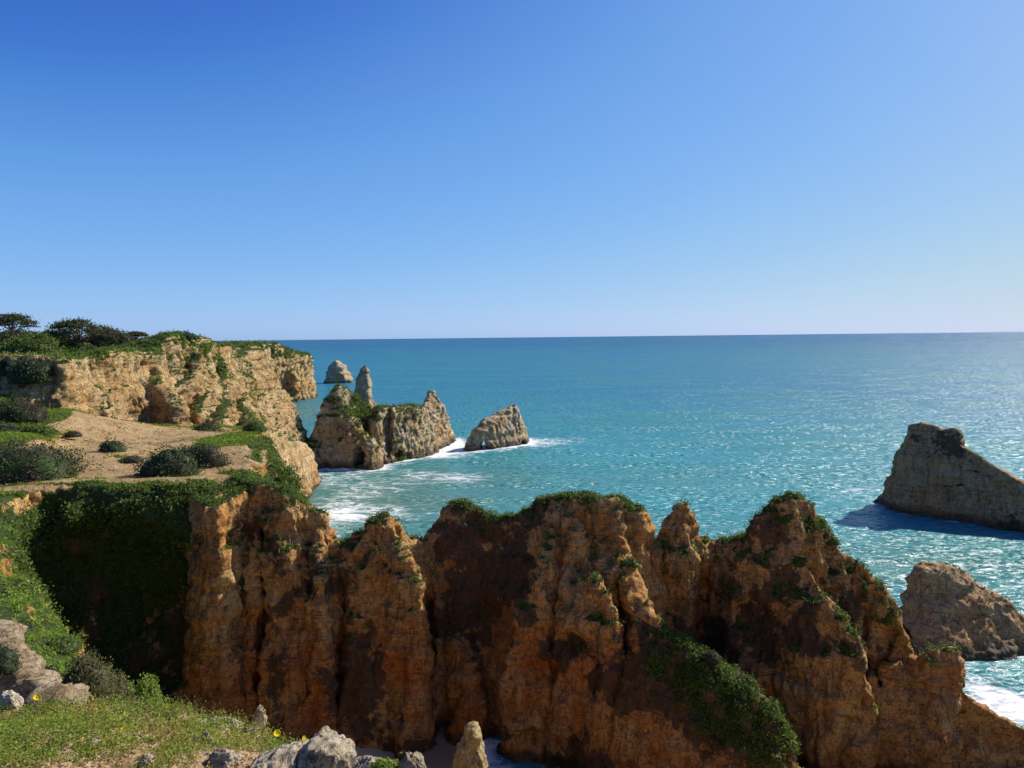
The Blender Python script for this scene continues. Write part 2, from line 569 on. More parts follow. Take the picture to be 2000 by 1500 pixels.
# ------------------------------------------------------------------ heights of the mainland top
_ctl = np.array([at(*p) for p in [
    (0, 966, 50), (-150, 985, 49), (100, 947, 52), (200, 942, 53), (330, 939, 54), (430, 936, 54.5), (500, 930, 57), (505, 872, 70),
    (520, 838, 92), (440, 842, 95), (370, 832, 97), (300, 830, 93), (180, 826, 85), (100, 797, 80), (0, 772, 78), (-150, 760, 78),
    (0, 850, 62), (200, 875, 66), (330, 860, 76), (400, 890, 66), (-200, 880, 60), (-300, 830, 70),
    # the bank on the left that leads back to the camera
    (20, 1110, 31), (80, 1170, 25), (130, 1225, 20), (230, 1335, 14), (330, 1430, 10), (15, 1020, 41), (-60, 1100, 30), (-120, 1200, 20), (-50, 1290, 12),
    (-300, 1050, 36), (-400, 1200, 22), (100, 1400, 9), (-150, 1400, 7)]])

def ztop_main(X, Y):
    num = np.zeros_like(X); den = np.zeros_like(X)
    for p in _ctl:
        w = 1.0 / ((X - p[0]) ** 2 + (Y - p[1]) ** 2 + 1.5) ** 1.7
        num += w * p[2]; den += w
    return (num / den).astype(np.float32)

# ================================================================== SETTING
SHORE = []                                      # plan outlines where rock meets the sea, for the surf: points and radius

def masks(V, N, seed, dark=0.0, red=0.0, pale=0.0, veg=0.0, red_z=(3, 12), vslope=(0.45, 0.8)):
    lo = fbm(V, 0.11, 3, seed + 30)
    m = fbm(V, 0.32, 3, seed + 33)
    d = {}
    d['dark'] = np.clip(dark + 0.75 * lo + 0.45 * m, 0, 1.2)
    d['red'] = np.clip((red + 0.8 * fbm(V, 0.15, 2, seed + 36)) * (1 - sstep(red_z[0], red_z[1], V[:, 2])) + red * 0.25, 0, 1)
    d['pale'] = np.clip(pale + 0.7 * fbm(V, 0.2, 2, seed + 38), 0, 1)
    d['veg'] = np.clip(sstep(vslope[0], vslope[1], N[:, 2] + 0.30 * m) * (0.75 + 0.5 * lo) + veg + 0.3 * m * (veg > 0), 0, 1)
    d['soil'] = np.zeros(len(V), np.float32)
    return d

def blob(V, c, r):
    """soft patch round a point of the place"""
    q = (V - np.asarray(c, np.float32)) / np.asarray(r, np.float32)
    return np.exp(-(q * q).sum(1))

# ---------------------------------------------------------------- main wall of the cove (mid ground)
def atw(px, py, Y):
    """the wall bends towards the camera on its right half"""
    return at(px, py, Y * float(np.interp(px, [450, 560, 720, 860, 960, 1080, 1300], [0.98, 0.92, 0.905, 0.94, 0.925, 0.88, 0.865])))

def build_main_ridge():
    g = Grid((-24, 44), (38, 69), (-1.5, 21.5), 0.145)
    def ridge(pts, *a):
        g.ridge([atw(*p) for p in pts], a[0], a[1] if len(a) > 1 else None, a[2] if len(a) > 2 else 0.7, True)
    A = ((0, .2), (1, .6), (3, 1.2), (8, 2.2), (14, 3.6), (20, 5.6))
    B = ((0, .2), (1, .7), (4, 1.6), (18, 4.0))
    N1 = ((0, .1), (2, .6), (6, 1.3), (12, 2.2), (20, 3.6))
    ridge([(455, 935, 56.5), (520, 945, 57.5), (560, 962, 58), (600, 992, 59), (628, 1002, 59), (650, 1040, 59), (667, 1064, 59.5)], A, B, 0.4)
    ridge([(667, 1064, 59.5), (690, 1042, 59.2), (720, 1023, 59), (752, 1008, 59), (772, 1022, 59.3), (800, 1050, 60), (835, 1054, 61), (852, 1032, 61.3),
           (875, 1000, 61.7), (890, 981, 62), (915, 984, 62), (945, 1004, 62), (990, 1011, 62), (1030, 1004, 62), (1060, 980, 62), (1100, 970, 62),
           (1150, 970, 62), (1200, 972, 62), (1238, 990, 62), (1258, 1025, 62.3), (1276, 1052, 63)], A, B, 0.4)
    ridge([(1272, 1062, 64), (1300, 1015, 64), (1325, 984, 64), (1350, 1015, 64), (1378, 1056, 64)], ((0, .05), (1, .8), (3, 1.9), (8, 2.6), (16, 4)), B, 0.3)
    ridge([(1375, 1056, 64.5), (1400, 1058, 64.5), (1440, 1050, 63.5), (1470, 1035, 62), (1483, 1003, 61), (1510, 978, 61), (1540, 965, 61), (1580, 986, 61),
           (1602, 1020, 61), (1625, 1054, 60.6), (1645, 1078, 60.2), (1665, 1094, 60), (1690, 1121, 59.6), (1720, 1151, 59.2), (1746, 1186, 58.8),
           (1751, 1225, 58.3), (1744, 1266, 57.8)], ((0, .2), (2, .8), (4, 1.5), (8, 2.0), (14, 3.0), (20, 4.5)), ((0, .2), (2, .5), (6, 1.0), (18, 2.2)), 0.4)
    # spurs that run down towards the beach
    ridge([(605, 998, 59), (628, 1050, 57.6), (620, 1105, 56.6), (630, 1142, 55.4), (622, 1220, 55.0), (616, 1330, 54.8)], ((0, .1), (2, .7), (6, 1.6), (11, 2.6), (18, 4)), ((0, .1), (2, .3), (6, .6), (16, 1.3)), 0.3)
    ridge([(752, 1010, 59), (785, 1070, 57.0), (812, 1120, 55.4), (818, 1180, 54.4), (812, 1260, 54.0), (800, 1400, 53.4)], ((0, .1), (2, .8), (5, 1.7), (9, 2.4), (16, 3.4)), ((0, .1), (2, .3), (6, .6), (16, 1.3)), 0.3)
    ridge([(690, 1045, 59), (700, 1130, 57.8), (690, 1220, 56.8), (680, 1330, 55.8), (680, 1430, 55)], N1, None, 0.6)
    ridge([(1095, 975, 62), (1075, 1050, 59.8), (1055, 1120, 57.6), (1018, 1190, 55.9), (998, 1270, 54.8), (988, 1400, 54.0), (975, 1520, 53.4)], N1, None, 0.4)
    ridge([(1110, 974, 62), (1135, 1040, 60.0), (1150, 1110, 57.4), (1192, 1160, 55.8), (1196, 1250, 54.8), (1172, 1400, 53.6), (1150, 1540, 52.6)], ((0, .3), (3, 1.5), (8, 2.6), (16, 3.8)), ((0, .1), (2, .4), (6, .7), (16, 1.6)), 0.3)
    ridge([(885, 1225, 59), (905, 1250, 58), (915, 1310, 56.8), (900, 1400, 55.6)], ((0, .3), (2, 1.2), (6, 1.8), (10, 2.4)), None, 0.6)
    ridge([(1195, 974, 62), (1216, 1078, 59.0), (1240, 1120, 57.8), (1258, 1180, 56.6), (1300, 1224, 55.6), (1350, 1264, 54.2), (1400, 1294, 53.0), (1460, 1334, 51.8),
           (1500, 1374, 51.0), (1532, 1440, 50.4), (1552, 1500, 49.8), (1570, 1600, 49)], ((0, .3), (1, 1.0), (3, 2.0), (6, 3.0), (10, 4.0), (16, 5.5)), ((0, .2), (2, .6), (8, 1.0), (14, 1.8)), 0.4)
    ridge([(1255, 1250, 55.6), (1290, 1330, 54.0), (1310, 1440, 52.6), (1320, 1560, 51.4)], ((0, .5), (4, 1.5), (10, 2.6)), None, 0.8)
    ridge([(1548, 1020, 61), (1560, 1092, 59.2), (1602, 1152, 57.4), (1642, 1207, 56.0), (1674, 1250, 55.0), (1684, 1300, 54.6), (1690, 1400, 54)],
          ((0, .2), (2, .9), (5, 1.7), (12, 2.6), (18, 3.6)), ((0, .1), (2, .5), (8, .9), (16, 1.6)), 0.3)
    ridge([(1560, 1250, 58), (1575, 1330, 57.2), (1570, 1430, 56.4), (1565, 1560, 55.4)], ((0, .4), (3, 1.2), (10, 2.2)), None, 0.6)
    ridge([(1700, 1300, 57), (1760, 1294, 57), (1776, 1288, 56.8), (1792, 1295, 56.6), (1812, 1271, 56.4), (1858, 1271, 56.2), (1868, 1322, 56), (1886, 1354, 55.6),
           (1920, 1384, 55), (1960, 1403, 54.6), (2010, 1437, 54), (2120, 1510, 52.8)], ((0, .1), (1, .5), (3, 1.2), (6, 2.4), (9, 4.2)), ((0, .1), (3, .5), (8, 1.0)), 0.3)
    # thick pillar below the brink whose right side catches the sun
    g.mesa([at(372, 1000, 52.5), at(402, 1000, 50.6), at(425, 1000, 50.2), at(436, 1000, 51.0), at(504, 1000, 55.8), at(480, 1000, 58), at(345, 1000, 58)],
           lambda X, Y: (18.6 + 0.12 * (Y - 54)).astype(np.float32), ((0, 0), (3, .25), (10, .6), (14, 1.4), (19, 2.6)), 0.5)
    # hollows: the smooth recess in the middle, the shaded pocket behind the green spur, undercuts at the foot
    g.dig(atw(512, 1230, 54.6), (.45, 3.2, 9))
    g.dig(atw(836, 1210, 57.2), (.7, 2.6, 6))
    g.dig(atw(660, 1220, 56.4), (.5, 2.2, 6))
    g.dig(atw(1212, 1230, 57.0), (.45, 2.4, 5))
    g.dig(atw(1395, 1220, 60.2), (1.6, 3.4, 6))
    g.dig(atw(1700, 1262, 57.6), (.45, 2.2, 3.0))
    g.dig(atw(915, 1165, 57.2), (3.2, 2.6, 4.6))
    g.dig(atw(1455, 1240, 57.0), (3.6, 3.4, 3.4))
    g.dig(atw(1040, 1470, 52.5), (1.4, 2.6, 1.6))
    g.dig(atw(1110, 1260, 55.0), (1.8, 1.6, 1.1))
    g.dig(atw(1130, 1085, 58.2), (1.4, 1.3, 2.4))
    V, Q = g.mesh()
    V, N = weather(V, Q, (0.38, 5.0), (0.18, 2.0), 0.26, 0.20, 0.30, 0.9, 1)
    m = masks(V, N, 1, 0.17, 0.42, 0.06, 0.0, (5, 13), (0.55, 0.88))
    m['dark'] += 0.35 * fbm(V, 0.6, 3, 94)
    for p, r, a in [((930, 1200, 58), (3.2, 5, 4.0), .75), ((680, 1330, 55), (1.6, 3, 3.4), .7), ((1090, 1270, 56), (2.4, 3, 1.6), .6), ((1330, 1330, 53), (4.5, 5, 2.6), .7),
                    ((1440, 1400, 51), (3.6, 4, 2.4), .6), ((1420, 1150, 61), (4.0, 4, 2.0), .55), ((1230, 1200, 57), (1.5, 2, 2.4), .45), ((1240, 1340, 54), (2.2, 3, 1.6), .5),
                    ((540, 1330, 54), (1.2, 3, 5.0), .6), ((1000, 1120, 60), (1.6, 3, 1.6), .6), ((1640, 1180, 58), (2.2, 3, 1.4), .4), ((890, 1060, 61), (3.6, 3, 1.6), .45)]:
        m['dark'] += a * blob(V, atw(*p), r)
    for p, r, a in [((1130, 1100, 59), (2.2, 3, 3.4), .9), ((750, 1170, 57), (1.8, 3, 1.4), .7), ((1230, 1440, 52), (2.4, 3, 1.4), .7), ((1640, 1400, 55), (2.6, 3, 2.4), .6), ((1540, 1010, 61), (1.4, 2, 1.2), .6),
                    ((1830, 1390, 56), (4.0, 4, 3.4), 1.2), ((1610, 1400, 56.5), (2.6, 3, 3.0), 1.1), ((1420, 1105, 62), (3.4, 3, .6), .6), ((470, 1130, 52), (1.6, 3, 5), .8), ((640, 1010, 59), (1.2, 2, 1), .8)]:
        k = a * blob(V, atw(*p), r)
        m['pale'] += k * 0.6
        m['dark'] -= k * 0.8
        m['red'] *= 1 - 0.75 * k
    m['veg'] *= sstep(6.0, 9.5, V[:, 2] + 1.5 * pn(V, 0.3, 93))
    green = np.zeros(len(V), np.float32)
    for p, r, a in [((1430, 1340, 52), (3.4, 3.4, 2.0), .55), ((1320, 1110, 62), (1.6, 4, 3.0), .55), ((715, 1030, 59.5), (1.2, 2.6, 0.9), .9), ((1620, 1050, 61), (1.6, 3, 2.0), .5), ((580, 960, 59), (1.4, 3, 1.2), .9),
                    ((900, 985, 62), (1.8, 3, .7), .5), ((1120, 975, 62), (3.0, 3, .6), .8), ((1640, 1200, 57), (1.0, 2, 1.4), .5), ((1230, 980, 62), (1.4, 3, 1.0), .7), ((1560, 1470, 49.5), (1.2, 3, 2.2), .6), ((1690, 1390, 55), (.8, 2, 1.0), .6)]:
        green += a * blob(V, atw(*p), r)
    right = sstep(13.5, 16.5, V[:, 0])                # the right half of the wall is overgrown in its upper part
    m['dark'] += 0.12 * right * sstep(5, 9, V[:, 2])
    green += right * sstep(6.5, 11, V[:, 2] + 2.5 * pn(V, 0.3, 95)) * sstep(-0.15, 0.35, fbm(V, 0.55, 3, 96) + 0.5 * (N[:, 2] - 0.3)) * 0.75
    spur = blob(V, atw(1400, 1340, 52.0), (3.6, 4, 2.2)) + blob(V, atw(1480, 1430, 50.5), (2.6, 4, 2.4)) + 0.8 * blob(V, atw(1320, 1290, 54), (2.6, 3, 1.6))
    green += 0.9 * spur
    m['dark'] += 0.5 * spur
    m['veg'] = np.clip(m['veg'] + green * (0.6 + 0.8 * pn(V, 0.9, 91)), 0, 1)
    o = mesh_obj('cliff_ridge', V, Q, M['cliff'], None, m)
    tag(o, 'jagged ochre and rust cliff wall with green ledges across the cove', None, None, 'structure')
    w = m['veg'] ** 1.5
    w[V[:, 2] < 2.5] = 0
    scrub('cliff_scrub', V, Q, w, 26, 0.080, 0.26, M['leaf_ridge'], 'dark green scrub growing on the ledges of the near cliff wall', 5, 15, 13000)
    return V, Q
build_main_ridge()

# ---------------------------------------------------------------- mainland: plateau with the footpath, bowl, bank on the left
RIM = [at(*p)[:2] for p in [(-400, 1010, 48), (-150, 985, 49), (0, 966, 50)]]
PLATEAU = [(-75, 46)] + [tuple(at(*p)[:2]) for p in [(-60, 1150, 27), (-100, 1300, 13), (-60, 1480, 7.0), (180, 1430, 10), (140, 1335, 14), (70, 1225, 20), (40, 1170, 25), (-5, 1110, 31), (-8, 1040, 40),
    (-2, 990, 47), (40, 957, 50.8), (100, 947, 52), (200, 942, 53), (330, 939, 54), (400, 936, 54.5), (470, 933, 56), (492, 925, 58), (480, 895, 64), (482, 872, 70), (500, 848, 84), (505, 840, 94)]] + [(-36, 99), (-75, 99)]

def build_mainland():
    g = Grid((-62, -2), (5, 110), (-1.5, 29), 0.27)
    g.mesa(PLATEAU, ztop_main, ((0, 0), (0.4, 0.35), (3, 1.0), (8, 2.0), (14, 3.0), (20, 5.5), (28, 9)))
    g.ridge([(170, 948, 52.6), (250, 943, 53.2), (330, 942, 53.6), (410, 942, 54)], ((0, .4), (1.2, 1.5), (3, 2.4), (6, 3.0), (16, 4.0)), None, 0.8)
    g.dig(at(215, 1200, 50.0), (7.5, 4.2, 7.0))
    g.dig(at(95, 1110, 46.5), (4.0, 4.0, 5.0))
    g.ridge([(500, 905, 62), (540, 905, 64), (565, 945, 62), (590, 985, 60.5)], ((0, .5), (2, 1.5), (6, 2.6), (16, 4.5)), None, 1.2)
    g.ridge([(505, 858, 76), (518, 880, 74), (530, 925, 70)], ((0, .6), (2, 1.5), (6, 2.6), (18, 4.5)), None, 1.2)
    V, Q = g.mesh()
    V, N = weather(V, Q, (0.5, 6.0), (0.3, 2.4), 0.25, 0.20, 0.28, 1.0, 3, 0.93)
    top = sstep(0.6, 0.85, N[:, 2])
    V[:, 2] += top * (0.10 * pn(V, 0.25, 61) + 0.04 * pn(V, 0.9, 62))
    m = masks(V, N, 3, 0.05, 0.35, 0.1, 0.0, (6, 16))
    x, y, z = V[:, 0], V[:, 1], V[:, 2]
    # bare trodden ground on the plateau, grass elsewhere
    bare = np.zeros(len(V), np.float32)
    P2 = np.stack([x, y, np.zeros_like(x)], 1)
    for p, r, a in [((300, 850, 80), (6.5, 15, 99), 1.0), ((380, 850, 84), (6.5, 14, 99), .8), ((240, 905, 59), (3.6, 5, 99), .9), ((460, 905, 62), (2.4, 4.5, 99), 1.0), ((420, 925, 57), (3.2, 1.5, 99), .9),
                    ((200, 835, 80), (4, 5, 99), .7), ((330, 937, 55), (6, .9, 99), 1.0), ((180, 945, 53.6), (7, .9, 99), .9), ((60, 957, 51.6), (4, .8, 99), .8), ((110, 808, 81), (3, 2.4, 99), .7), ((40, 785, 79), (4, .8, 99), .8), ((420, 880, 66), (3, 6, 99), .8), ((150, 900, 60), (4.5, 6, 99), .7), ((250, 880, 68), (6, 8, 99), .9), ((480, 885, 68), (2, 6, 99), .8)]:
        c = at(*p); c[2] = 0
        bare = np.maximum(bare, a * blob(P2, c, r))
    bare = bare + 0.22 * fbm(P2, (0.35, 0.22, 1), 3, 64)
    plat = top * sstep(48.5, 50, y) * (z > 14)
    m['soil'] = np.clip(sstep(0.28, 0.50, bare) * plat, 0, 1)
    grass = top * (1 - m['soil'])
    # grass hangs over the rim into the bowl; the bank on the left is green all over
    bowl = blob(V, at(300, 1000, 51.5), (6.5, 4, 4.5)) + blob(V, at(390, 1020, 52), (2.2, 3, 5.5)) + 0.8 * blob(V, at(150, 1150, 47), (8, 6, 7)) + 0.7 * blob(V, at(250, 1260, 44), (8, 6, 6)) + blob(V, at(570, 955, 60.5), (2.5, 4, 2)) + blob(V, at(520, 870, 74), (2.5, 14, 4)) + blob(V, at(535, 900, 68), (2.5, 8, 5))
    wallb = (y > 36) * (x < -15.5) * sstep(0.85, 0.6, N[:, 2]) * (y < 60) * sstep(-37, -33.5, x + 0.25 * (y - 50))
    bowl = np.maximum(bowl, wallb * (0.72 + 0.35 * fbm(V, 0.25, 3, 69)))
    bank = (y < 46) * sstep(0.25, 0.6, N[:, 2])
    m['veg'] = np.clip(np.maximum(np.maximum(grass, bowl * 1.0 + 0.55 * fbm(V, .3, 3, 66)), bank), 0, 1) * (1 - m['soil'])
    m['dark'] = m['dark'] + 0.5 * blob(V, at(130, 1080, 48), (6, 6, 5))  # the bowl's shade put into the rock colour, with the next line
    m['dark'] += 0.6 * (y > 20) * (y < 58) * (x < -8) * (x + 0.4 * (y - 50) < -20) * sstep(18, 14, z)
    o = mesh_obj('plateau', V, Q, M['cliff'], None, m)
    tag(o, 'grassy clifftop plateau with trodden bare earth and a shaded bowl below', None, None, 'structure')
    w1 = np.clip(bowl * 1.2, 0, 1) * m['veg'] * (N[:, 2] < 0.9) * (0.08 + sstep(-0.15, 0.35, fbm(V, 0.4, 3, 67))) * (0.22 + sstep(12.5, 16.5, z + 2 * pn(V, 0.2, 70)))
    scrub('bowl_scrub', V, Q, w1, 14, 0.12, 0.40, M['leaf_ridge'], 'dense green scrub hanging over the rim of the shaded bowl', 15, 16, 9000)
    w2 = bank * (y < 40)
    scrub('near_bank_herbs', V, Q, w2 * (y < 19), 170, 0.028, 0.13, M['leaf_bright'], 'fine fresh green herbs on the nearest part of the sunlit bank', 19, 16, 14000)
    scrub('bank_herbs', V, Q, w2 * (y >= 17), 75, 0.05, 0.18, M['leaf_bright'], 'fresh green herbs covering the sunlit bank on the left', 16, 14, 11000)
    w3 = plat * np.clip(grass * 1.2 - 0.3, 0, 1)
    scrub('plateau_grass', V, Q, w3 * (x > -56), 26, 0.075, 0.11, M['leaf_bright'], 'short green grass on the edges of the plateau', 17, 9, 16000)
    M['tuft'] = leaf_material('dry_tuft', (0.14, 0.11, 0.035), (0.40, 0.31, 0.13))
    w4 = m['soil'] * plat * sstep(0.0, 0.45, fbm(P2, 0.5, 3, 68))
    scrub('dry_tufts', V, Q, w4, 11, 0.055, 0.10, M['tuft'], 'dry tufts scattered over the bare earth of the plateau', 18, 8, 8000)
    return V, Q, m
MAIN = build_mainland()

# ---------------------------------------------------------------- cliffs behind the plateau
def build_back_cliff():
    rim = [(-420, 700, 84), (-120, 700, 83), (0, 694, 81), (60, 690, 80), (112, 697, 81), (140, 700, 85), (185, 700, 90), (212, 681, 93), (255, 685, 98), (295, 686, 104), (338, 651, 112), (388, 660, 122), (424, 671, 132), (444, 680, 142), (452, 694, 150)]
    P = [at(*p) for p in rim]
    tops = np.array(P + [at(-200, 690, 110), at(0, 686, 112), at(100, 688, 116), at(150, 690, 112), at(220, 688, 112), at(260, 684, 122), at(310, 676, 130), at(340, 650, 118), at(100, 690, 95), at(200, 688, 99), at(150, 694, 91), at(300, 672, 112), at(50, 690, 130), at(200, 680, 130)])
    def zt(X, Y):
        num = np.zeros_like(X); den = np.zeros_like(X)
        for p in tops:
            w = 1.0 / ((X - p[0]) ** 2 + (Y - p[1]) ** 2 + 2) ** 1.8
            num += w * p[2]; den += w
        return (num / den).astype(np.float32)
    g = Grid((-92, -26), (74, 170), (4, 36), 0.3)
    g.mesa([p[:2] for p in P] + [(-58, 172), (-130, 172), (-130, 84)], zt, ((0, 0), (0.5, 0.6), (3, 1.2), (6, 2.0), (10, 3.4), (14, 6), (28, 12)))
    S = ((0, .4), (2, 1.2), (5, 2.2), (10, 3.4), (20, 6))
    g.ridge([(212, 686, 94), (215, 730, 92), (205, 800, 87)], S, None, 1.0)
    g.ridge([(298, 690, 104), (318, 740, 100), (345, 790, 97), (350, 830, 95)], S, None, 1.0)
    g.ridge([(345, 656, 113), (378, 690, 112), (372, 740, 108), (340, 760, 104)], S, None, 1.0)
    g.ridge([(392, 666, 122), (405, 720, 115), (400, 770, 108), (398, 830, 100)], S, None, 1.0)
    g.ridge([(424, 674, 132), (438, 730, 122), (435, 790, 110), (432, 838, 98)], S, None, 1.0)
    g.ridge([(444, 684, 142), (455, 730, 134), (464, 775, 124), (484, 808, 112), (492, 842, 98)], S, None, 1.0)
    g.dig(at(385, 800, 98.5), (1.6, 6, 4.0))
    g.dig(at(275, 800, 94), (2, 4, 3.0))
    V, Q = g.mesh()
    V, N = weather(V, Q, (0.9, 8.0), (0.5, 3.2), 0.42, 0.34, 0.50, 0.85, 21, 0.5)
    m = masks(V, N, 21, -0.22, 0.22, 0.5, 0.0, (17, 27), (0.55, 0.9))
    m['veg'] *= sstep(-0.15, 0.25, pn(V, 0.075, 27) + 0.5 * (N[:, 2] > 0.8))
    m['veg'] = np.clip(m['veg'] + 0.6 * sstep(104, 130, V[:, 1]) * sstep(-0.08, 0.25, fbm(V, 0.13, 3, 24)) * sstep(0.0, 0.4, N[:, 2]) + 0.6 * blob(V, at(360, 690, 116), (5, 8, 2.4)) + 0.45 * blob(V, at(170, 700, 92), (5, 8, 1.6)), 0, 1)
    m['dark'] += 0.5 * sstep(-51.5, -54, V[:, 0]) * (V[:, 1] < 84)  # left face darkened: its shade put into the rock colour
    o = mesh_obj('back_cliff', V, Q, M['far_cliff'], None, m)
    tag(o, 'sunlit ochre cliff rising behind the plateau with green terraces', None, None, 'structure')
    w = m['veg'] ** 1.5 * (V[:, 1] < 160)
    scrub('terrace_scrub', V, Q, w * (0.35 + 0.65 * sstep(0.0, 0.3, fbm(V, 0.2, 2, 28))), 6, 0.15, 0.30, M['leaf_ridge'], 'green scrub on the terraces of the sunlit cliff', 25, 14, 9000)
    gr = blob(V, at(170, 702, 91), (4.5, 7, 2)) * sstep(0.5, 0.8, N[:, 2]) + blob(V, at(365, 685, 118), (4, 8, 2.2)) * sstep(0.35, 0.6, N[:, 2])
    scrub('terrace_grass', V, Q, gr, 14, 0.11, 0.13, M['leaf_bright'], 'bright grass on top of the sunlit cliff', 26, 10, 3500)
build_back_cliff()

def build_headland():
    rim = [(440, 676, 270), (470, 678, 300), (500, 672, 330), (540, 670, 345), (562, 680, 352), (584, 690, 358), (592, 694, 361)]
    P = [at(*p) for p in rim]
    tops = np.array(P)
    def zt(X, Y):
        num = np.zeros_like(X); den = np.zeros_like(X)
        for p in tops:
            w = 1.0 / ((X - p[0]) ** 2 + (Y - p[1]) ** 2 + 2) ** 1.8
            num += w * p[2]; den += w
        return (num / den).astype(np.float32)
    g = Grid((-150, -92), (255, 385), (-2, 32), 0.6)
    g.mesa([p[:2] for p in P] + [(-106, 372), (-120, 380), (-200, 380), (-200, 270)], zt, ((0, 0), (1, .8), (8, 1.8), (16, 2.6), (24, 3.6), (30, 5)))
    g.ridge([(520, 700, 333), (522, 745, 330), (516, 780, 326)], ((0, 1), (6, 3), (20, 5)), None, 2)
    g.ridge([(560, 690, 350), (572, 740, 346), (575, 778, 344)], ((0, 1), (6, 3), (20, 5)), None, 2)
    g.dig(at(536, 776, 336), (3, 9, 6))
    V, Q = g.mesh()
    V, N = weather(V, Q, (1.3, 14.0), (0.9, 5.0), 0.8, 0.7, 0.9, 1.7, 41, 0.4)
    m = masks(V, N, 41, -0.1, 0.2, 0.3, 0.0, (10, 20), (0.4, 0.75))
    m['veg'] = np.clip(m['veg'] + 0.8 * sstep(18, 25, V[:, 2] + 3 * pn(V, .1, 44)) * sstep(-0.1, 0.4, fbm(V, 0.14, 3, 43)), 0, 1)
    o = mesh_obj('headland', V, Q, M['far_cliff'], None, m)
    tag(o, 'distant sunlit headland with scrub on top and a dark sea cave', None, None, 'structure')
    scrub('headland_scrub', V, Q, m['veg'] ** 1.5, 1.6, 0.4, 0.9, M['leaf_ridge'], 'dark scrub along the top of the distant headland', 45, 12, 3500)
    # low pale promontory below the plateau
    g = Grid((-62, -26), (92, 172), (-2, 20), 0.36)
    W = ((0, .4), (1, 1.1), (5, 2.0), (10, 3.0), (18, 5))
    g.ridge([(495, 842, 102), (520, 846, 112), (545, 852, 124), (570, 858, 138), (590, 866, 149), (598, 882, 153)], W, None, 0.7)
    V, Q = g.mesh()
    V, N = weather(V, Q, (0.9, 7.0), (0.5, 3.0), 0.4, 0.35, 0.55, 1.5, 47)
    m = masks(V, N, 47, -0.15, 0.25, 0.5, 0.0, (2, 8), (0.6, 0.95))
    o = mesh_obj('promontory', V, Q, M['far_cliff'], None, m)
    tag(o, 'low pale cliff running out to the sea below the plateau', None, None, 'structure')
build_headland()

# ---------------------------------------------------------------- sea stacks: each stands free in the water
def stack(name, box, res, ridges, digs, wargs, margs, mat, label, post=None, veg_args=None, surf=0.85):
    g = Grid(*box, res)
    for r in ridges:
        g.ridge(*r)
    for d in digs:
        g.dig(*d)
    V, Q = g.mesh()
    V, N = weather(V, Q, **wargs)
    m = masks(V, N, **margs)
    if post:
        post(V, N, m)
    o = mesh_obj(name, V, Q, mat, None, m)
    tag(o, label, 'sea stack', 'sea stacks standing in the water')
    if veg_args:
        w = m['veg'] ** 1.5
        scrub('stack_scrub', V, Q, w, *veg_args)
    lowv = V[(V[:, 2] > -0.5) & (V[:, 2] < 0.9)]
    q = lowv[:: max(1, len(lowv) // 160), :2]
    SHORE.append(np.concatenate([q, np.full((len(q), 1), surf)], 1))
    return o

T = ((0, .6), (3, 2.0), (8, 3.2), (12, 4.2), (20, 6))
def p_central(V, N, m):
    c = at(665, 800, 172)
    m['veg'] = np.clip(m['veg'] + 0.9 * blob(V, at(690, 800, 172), (5, 8, 6)) * (0.5 + pn(V, .5, 55)) + .5 * blob(V, at(720, 790, 176), (4, 6, 3)), 0, 1)
    m['dark'] += 0.4 * blob(V, at(650, 775, 172), (5, 8, 3)) + 0.35 * blob(V, at(780, 800, 178), (8, 8, 1.6))
    m['red'] += 0.7 * blob(V, at(660, 840, 168), (7, 8, 2.2))
    m['veg'] *= 1 - 0.9 * sstep(188, 193, V[:, 1])
stack('sea_stack', ((-56, -10), (156, 226), (-2, 22)), 0.28, [
    ([(608, 872, 167), (618, 836, 168.5), (637, 788, 170.5), (656, 753, 172), (670, 757, 174), (690, 768, 176), (710, 790, 178), (730, 806, 180)], ((0, .2), (3, 1.6), (7, 3.2), (10.2, 4.4), (10.6, 5.4), (18, 6.0)), T, 1.0),
    ([(660, 775, 172), (690, 820, 169), (720, 855, 167)], ((0, .8), (4, 2.4), (12, 4)), None, 1.5),
    ([(742, 796, 175), (765, 793, 178), (800, 792, 184), (818, 796, 188)], ((0, 1.4), (1, 2.4), (6, 3.6), (14, 5.0)), T, 0.8),
    ([(822, 806, 193), (832, 784, 197), (845, 762, 202), (858, 788, 206), (867, 822, 209), (875, 850, 212)], ((0, .05), (2, 1.3), (5, 2.8), (14, 5)), None, 0.5)],
    [(at(700, 893, 166), (1.8, 5, 2.6)), (at(757, 840, 172.6), (1.4, 4, 7)), (at(775, 888, 175), (1.6, 3, 1.6)), (at(795, 890, 175.5), (1.3, 3, 1.4)), (at(640, 905, 163), (5, 2.5, 1.4))],
    dict(warp=(0.8, 7.0), warp2=(0.45, 3.0), flute=0.36, strata=0.24, fine=0.50, grain=1.1, seed=51), dict(seed=51, dark=0.02, red=0.2, pale=0.2, red_z=(4, 14), vslope=(0.5, 0.85)),
    M['stack'], 'large rugged sea stack with a green-streaked peak and a block-shaped middle', p_central, (5, 0.2, 0.5, M['leaf_ridge'], 'green scrub on the peak of the large sea stack', 56, 12, 1500))
stack('sea_stack', ((-54, -28), (188, 214), (-2, 27)), 0.28, [
    ([(697, 780, 199), (700, 748, 200), (705, 724, 200.5), (710, 711, 201), (717, 735, 201.5), (724, 768, 202), (728, 792, 203)], ((0, .3), (2, 1.3), (5, 2.5), (12, 3.6), (24, 4.8)), None, 0.6)],
    [], dict(warp=(0.7, 6.0), warp2=(0.4, 3.0), flute=0.30, strata=0.20, fine=0.42, grain=1.05, seed=53), dict(seed=53, dark=0.05, red=0.15, pale=0.25, vslope=(0.7, 1.0)),
    M['stack'], 'slender pointed rock pinnacle rising behind the large sea stack')
def p_arch(V, N, m):
    m['veg'] *= 0.35
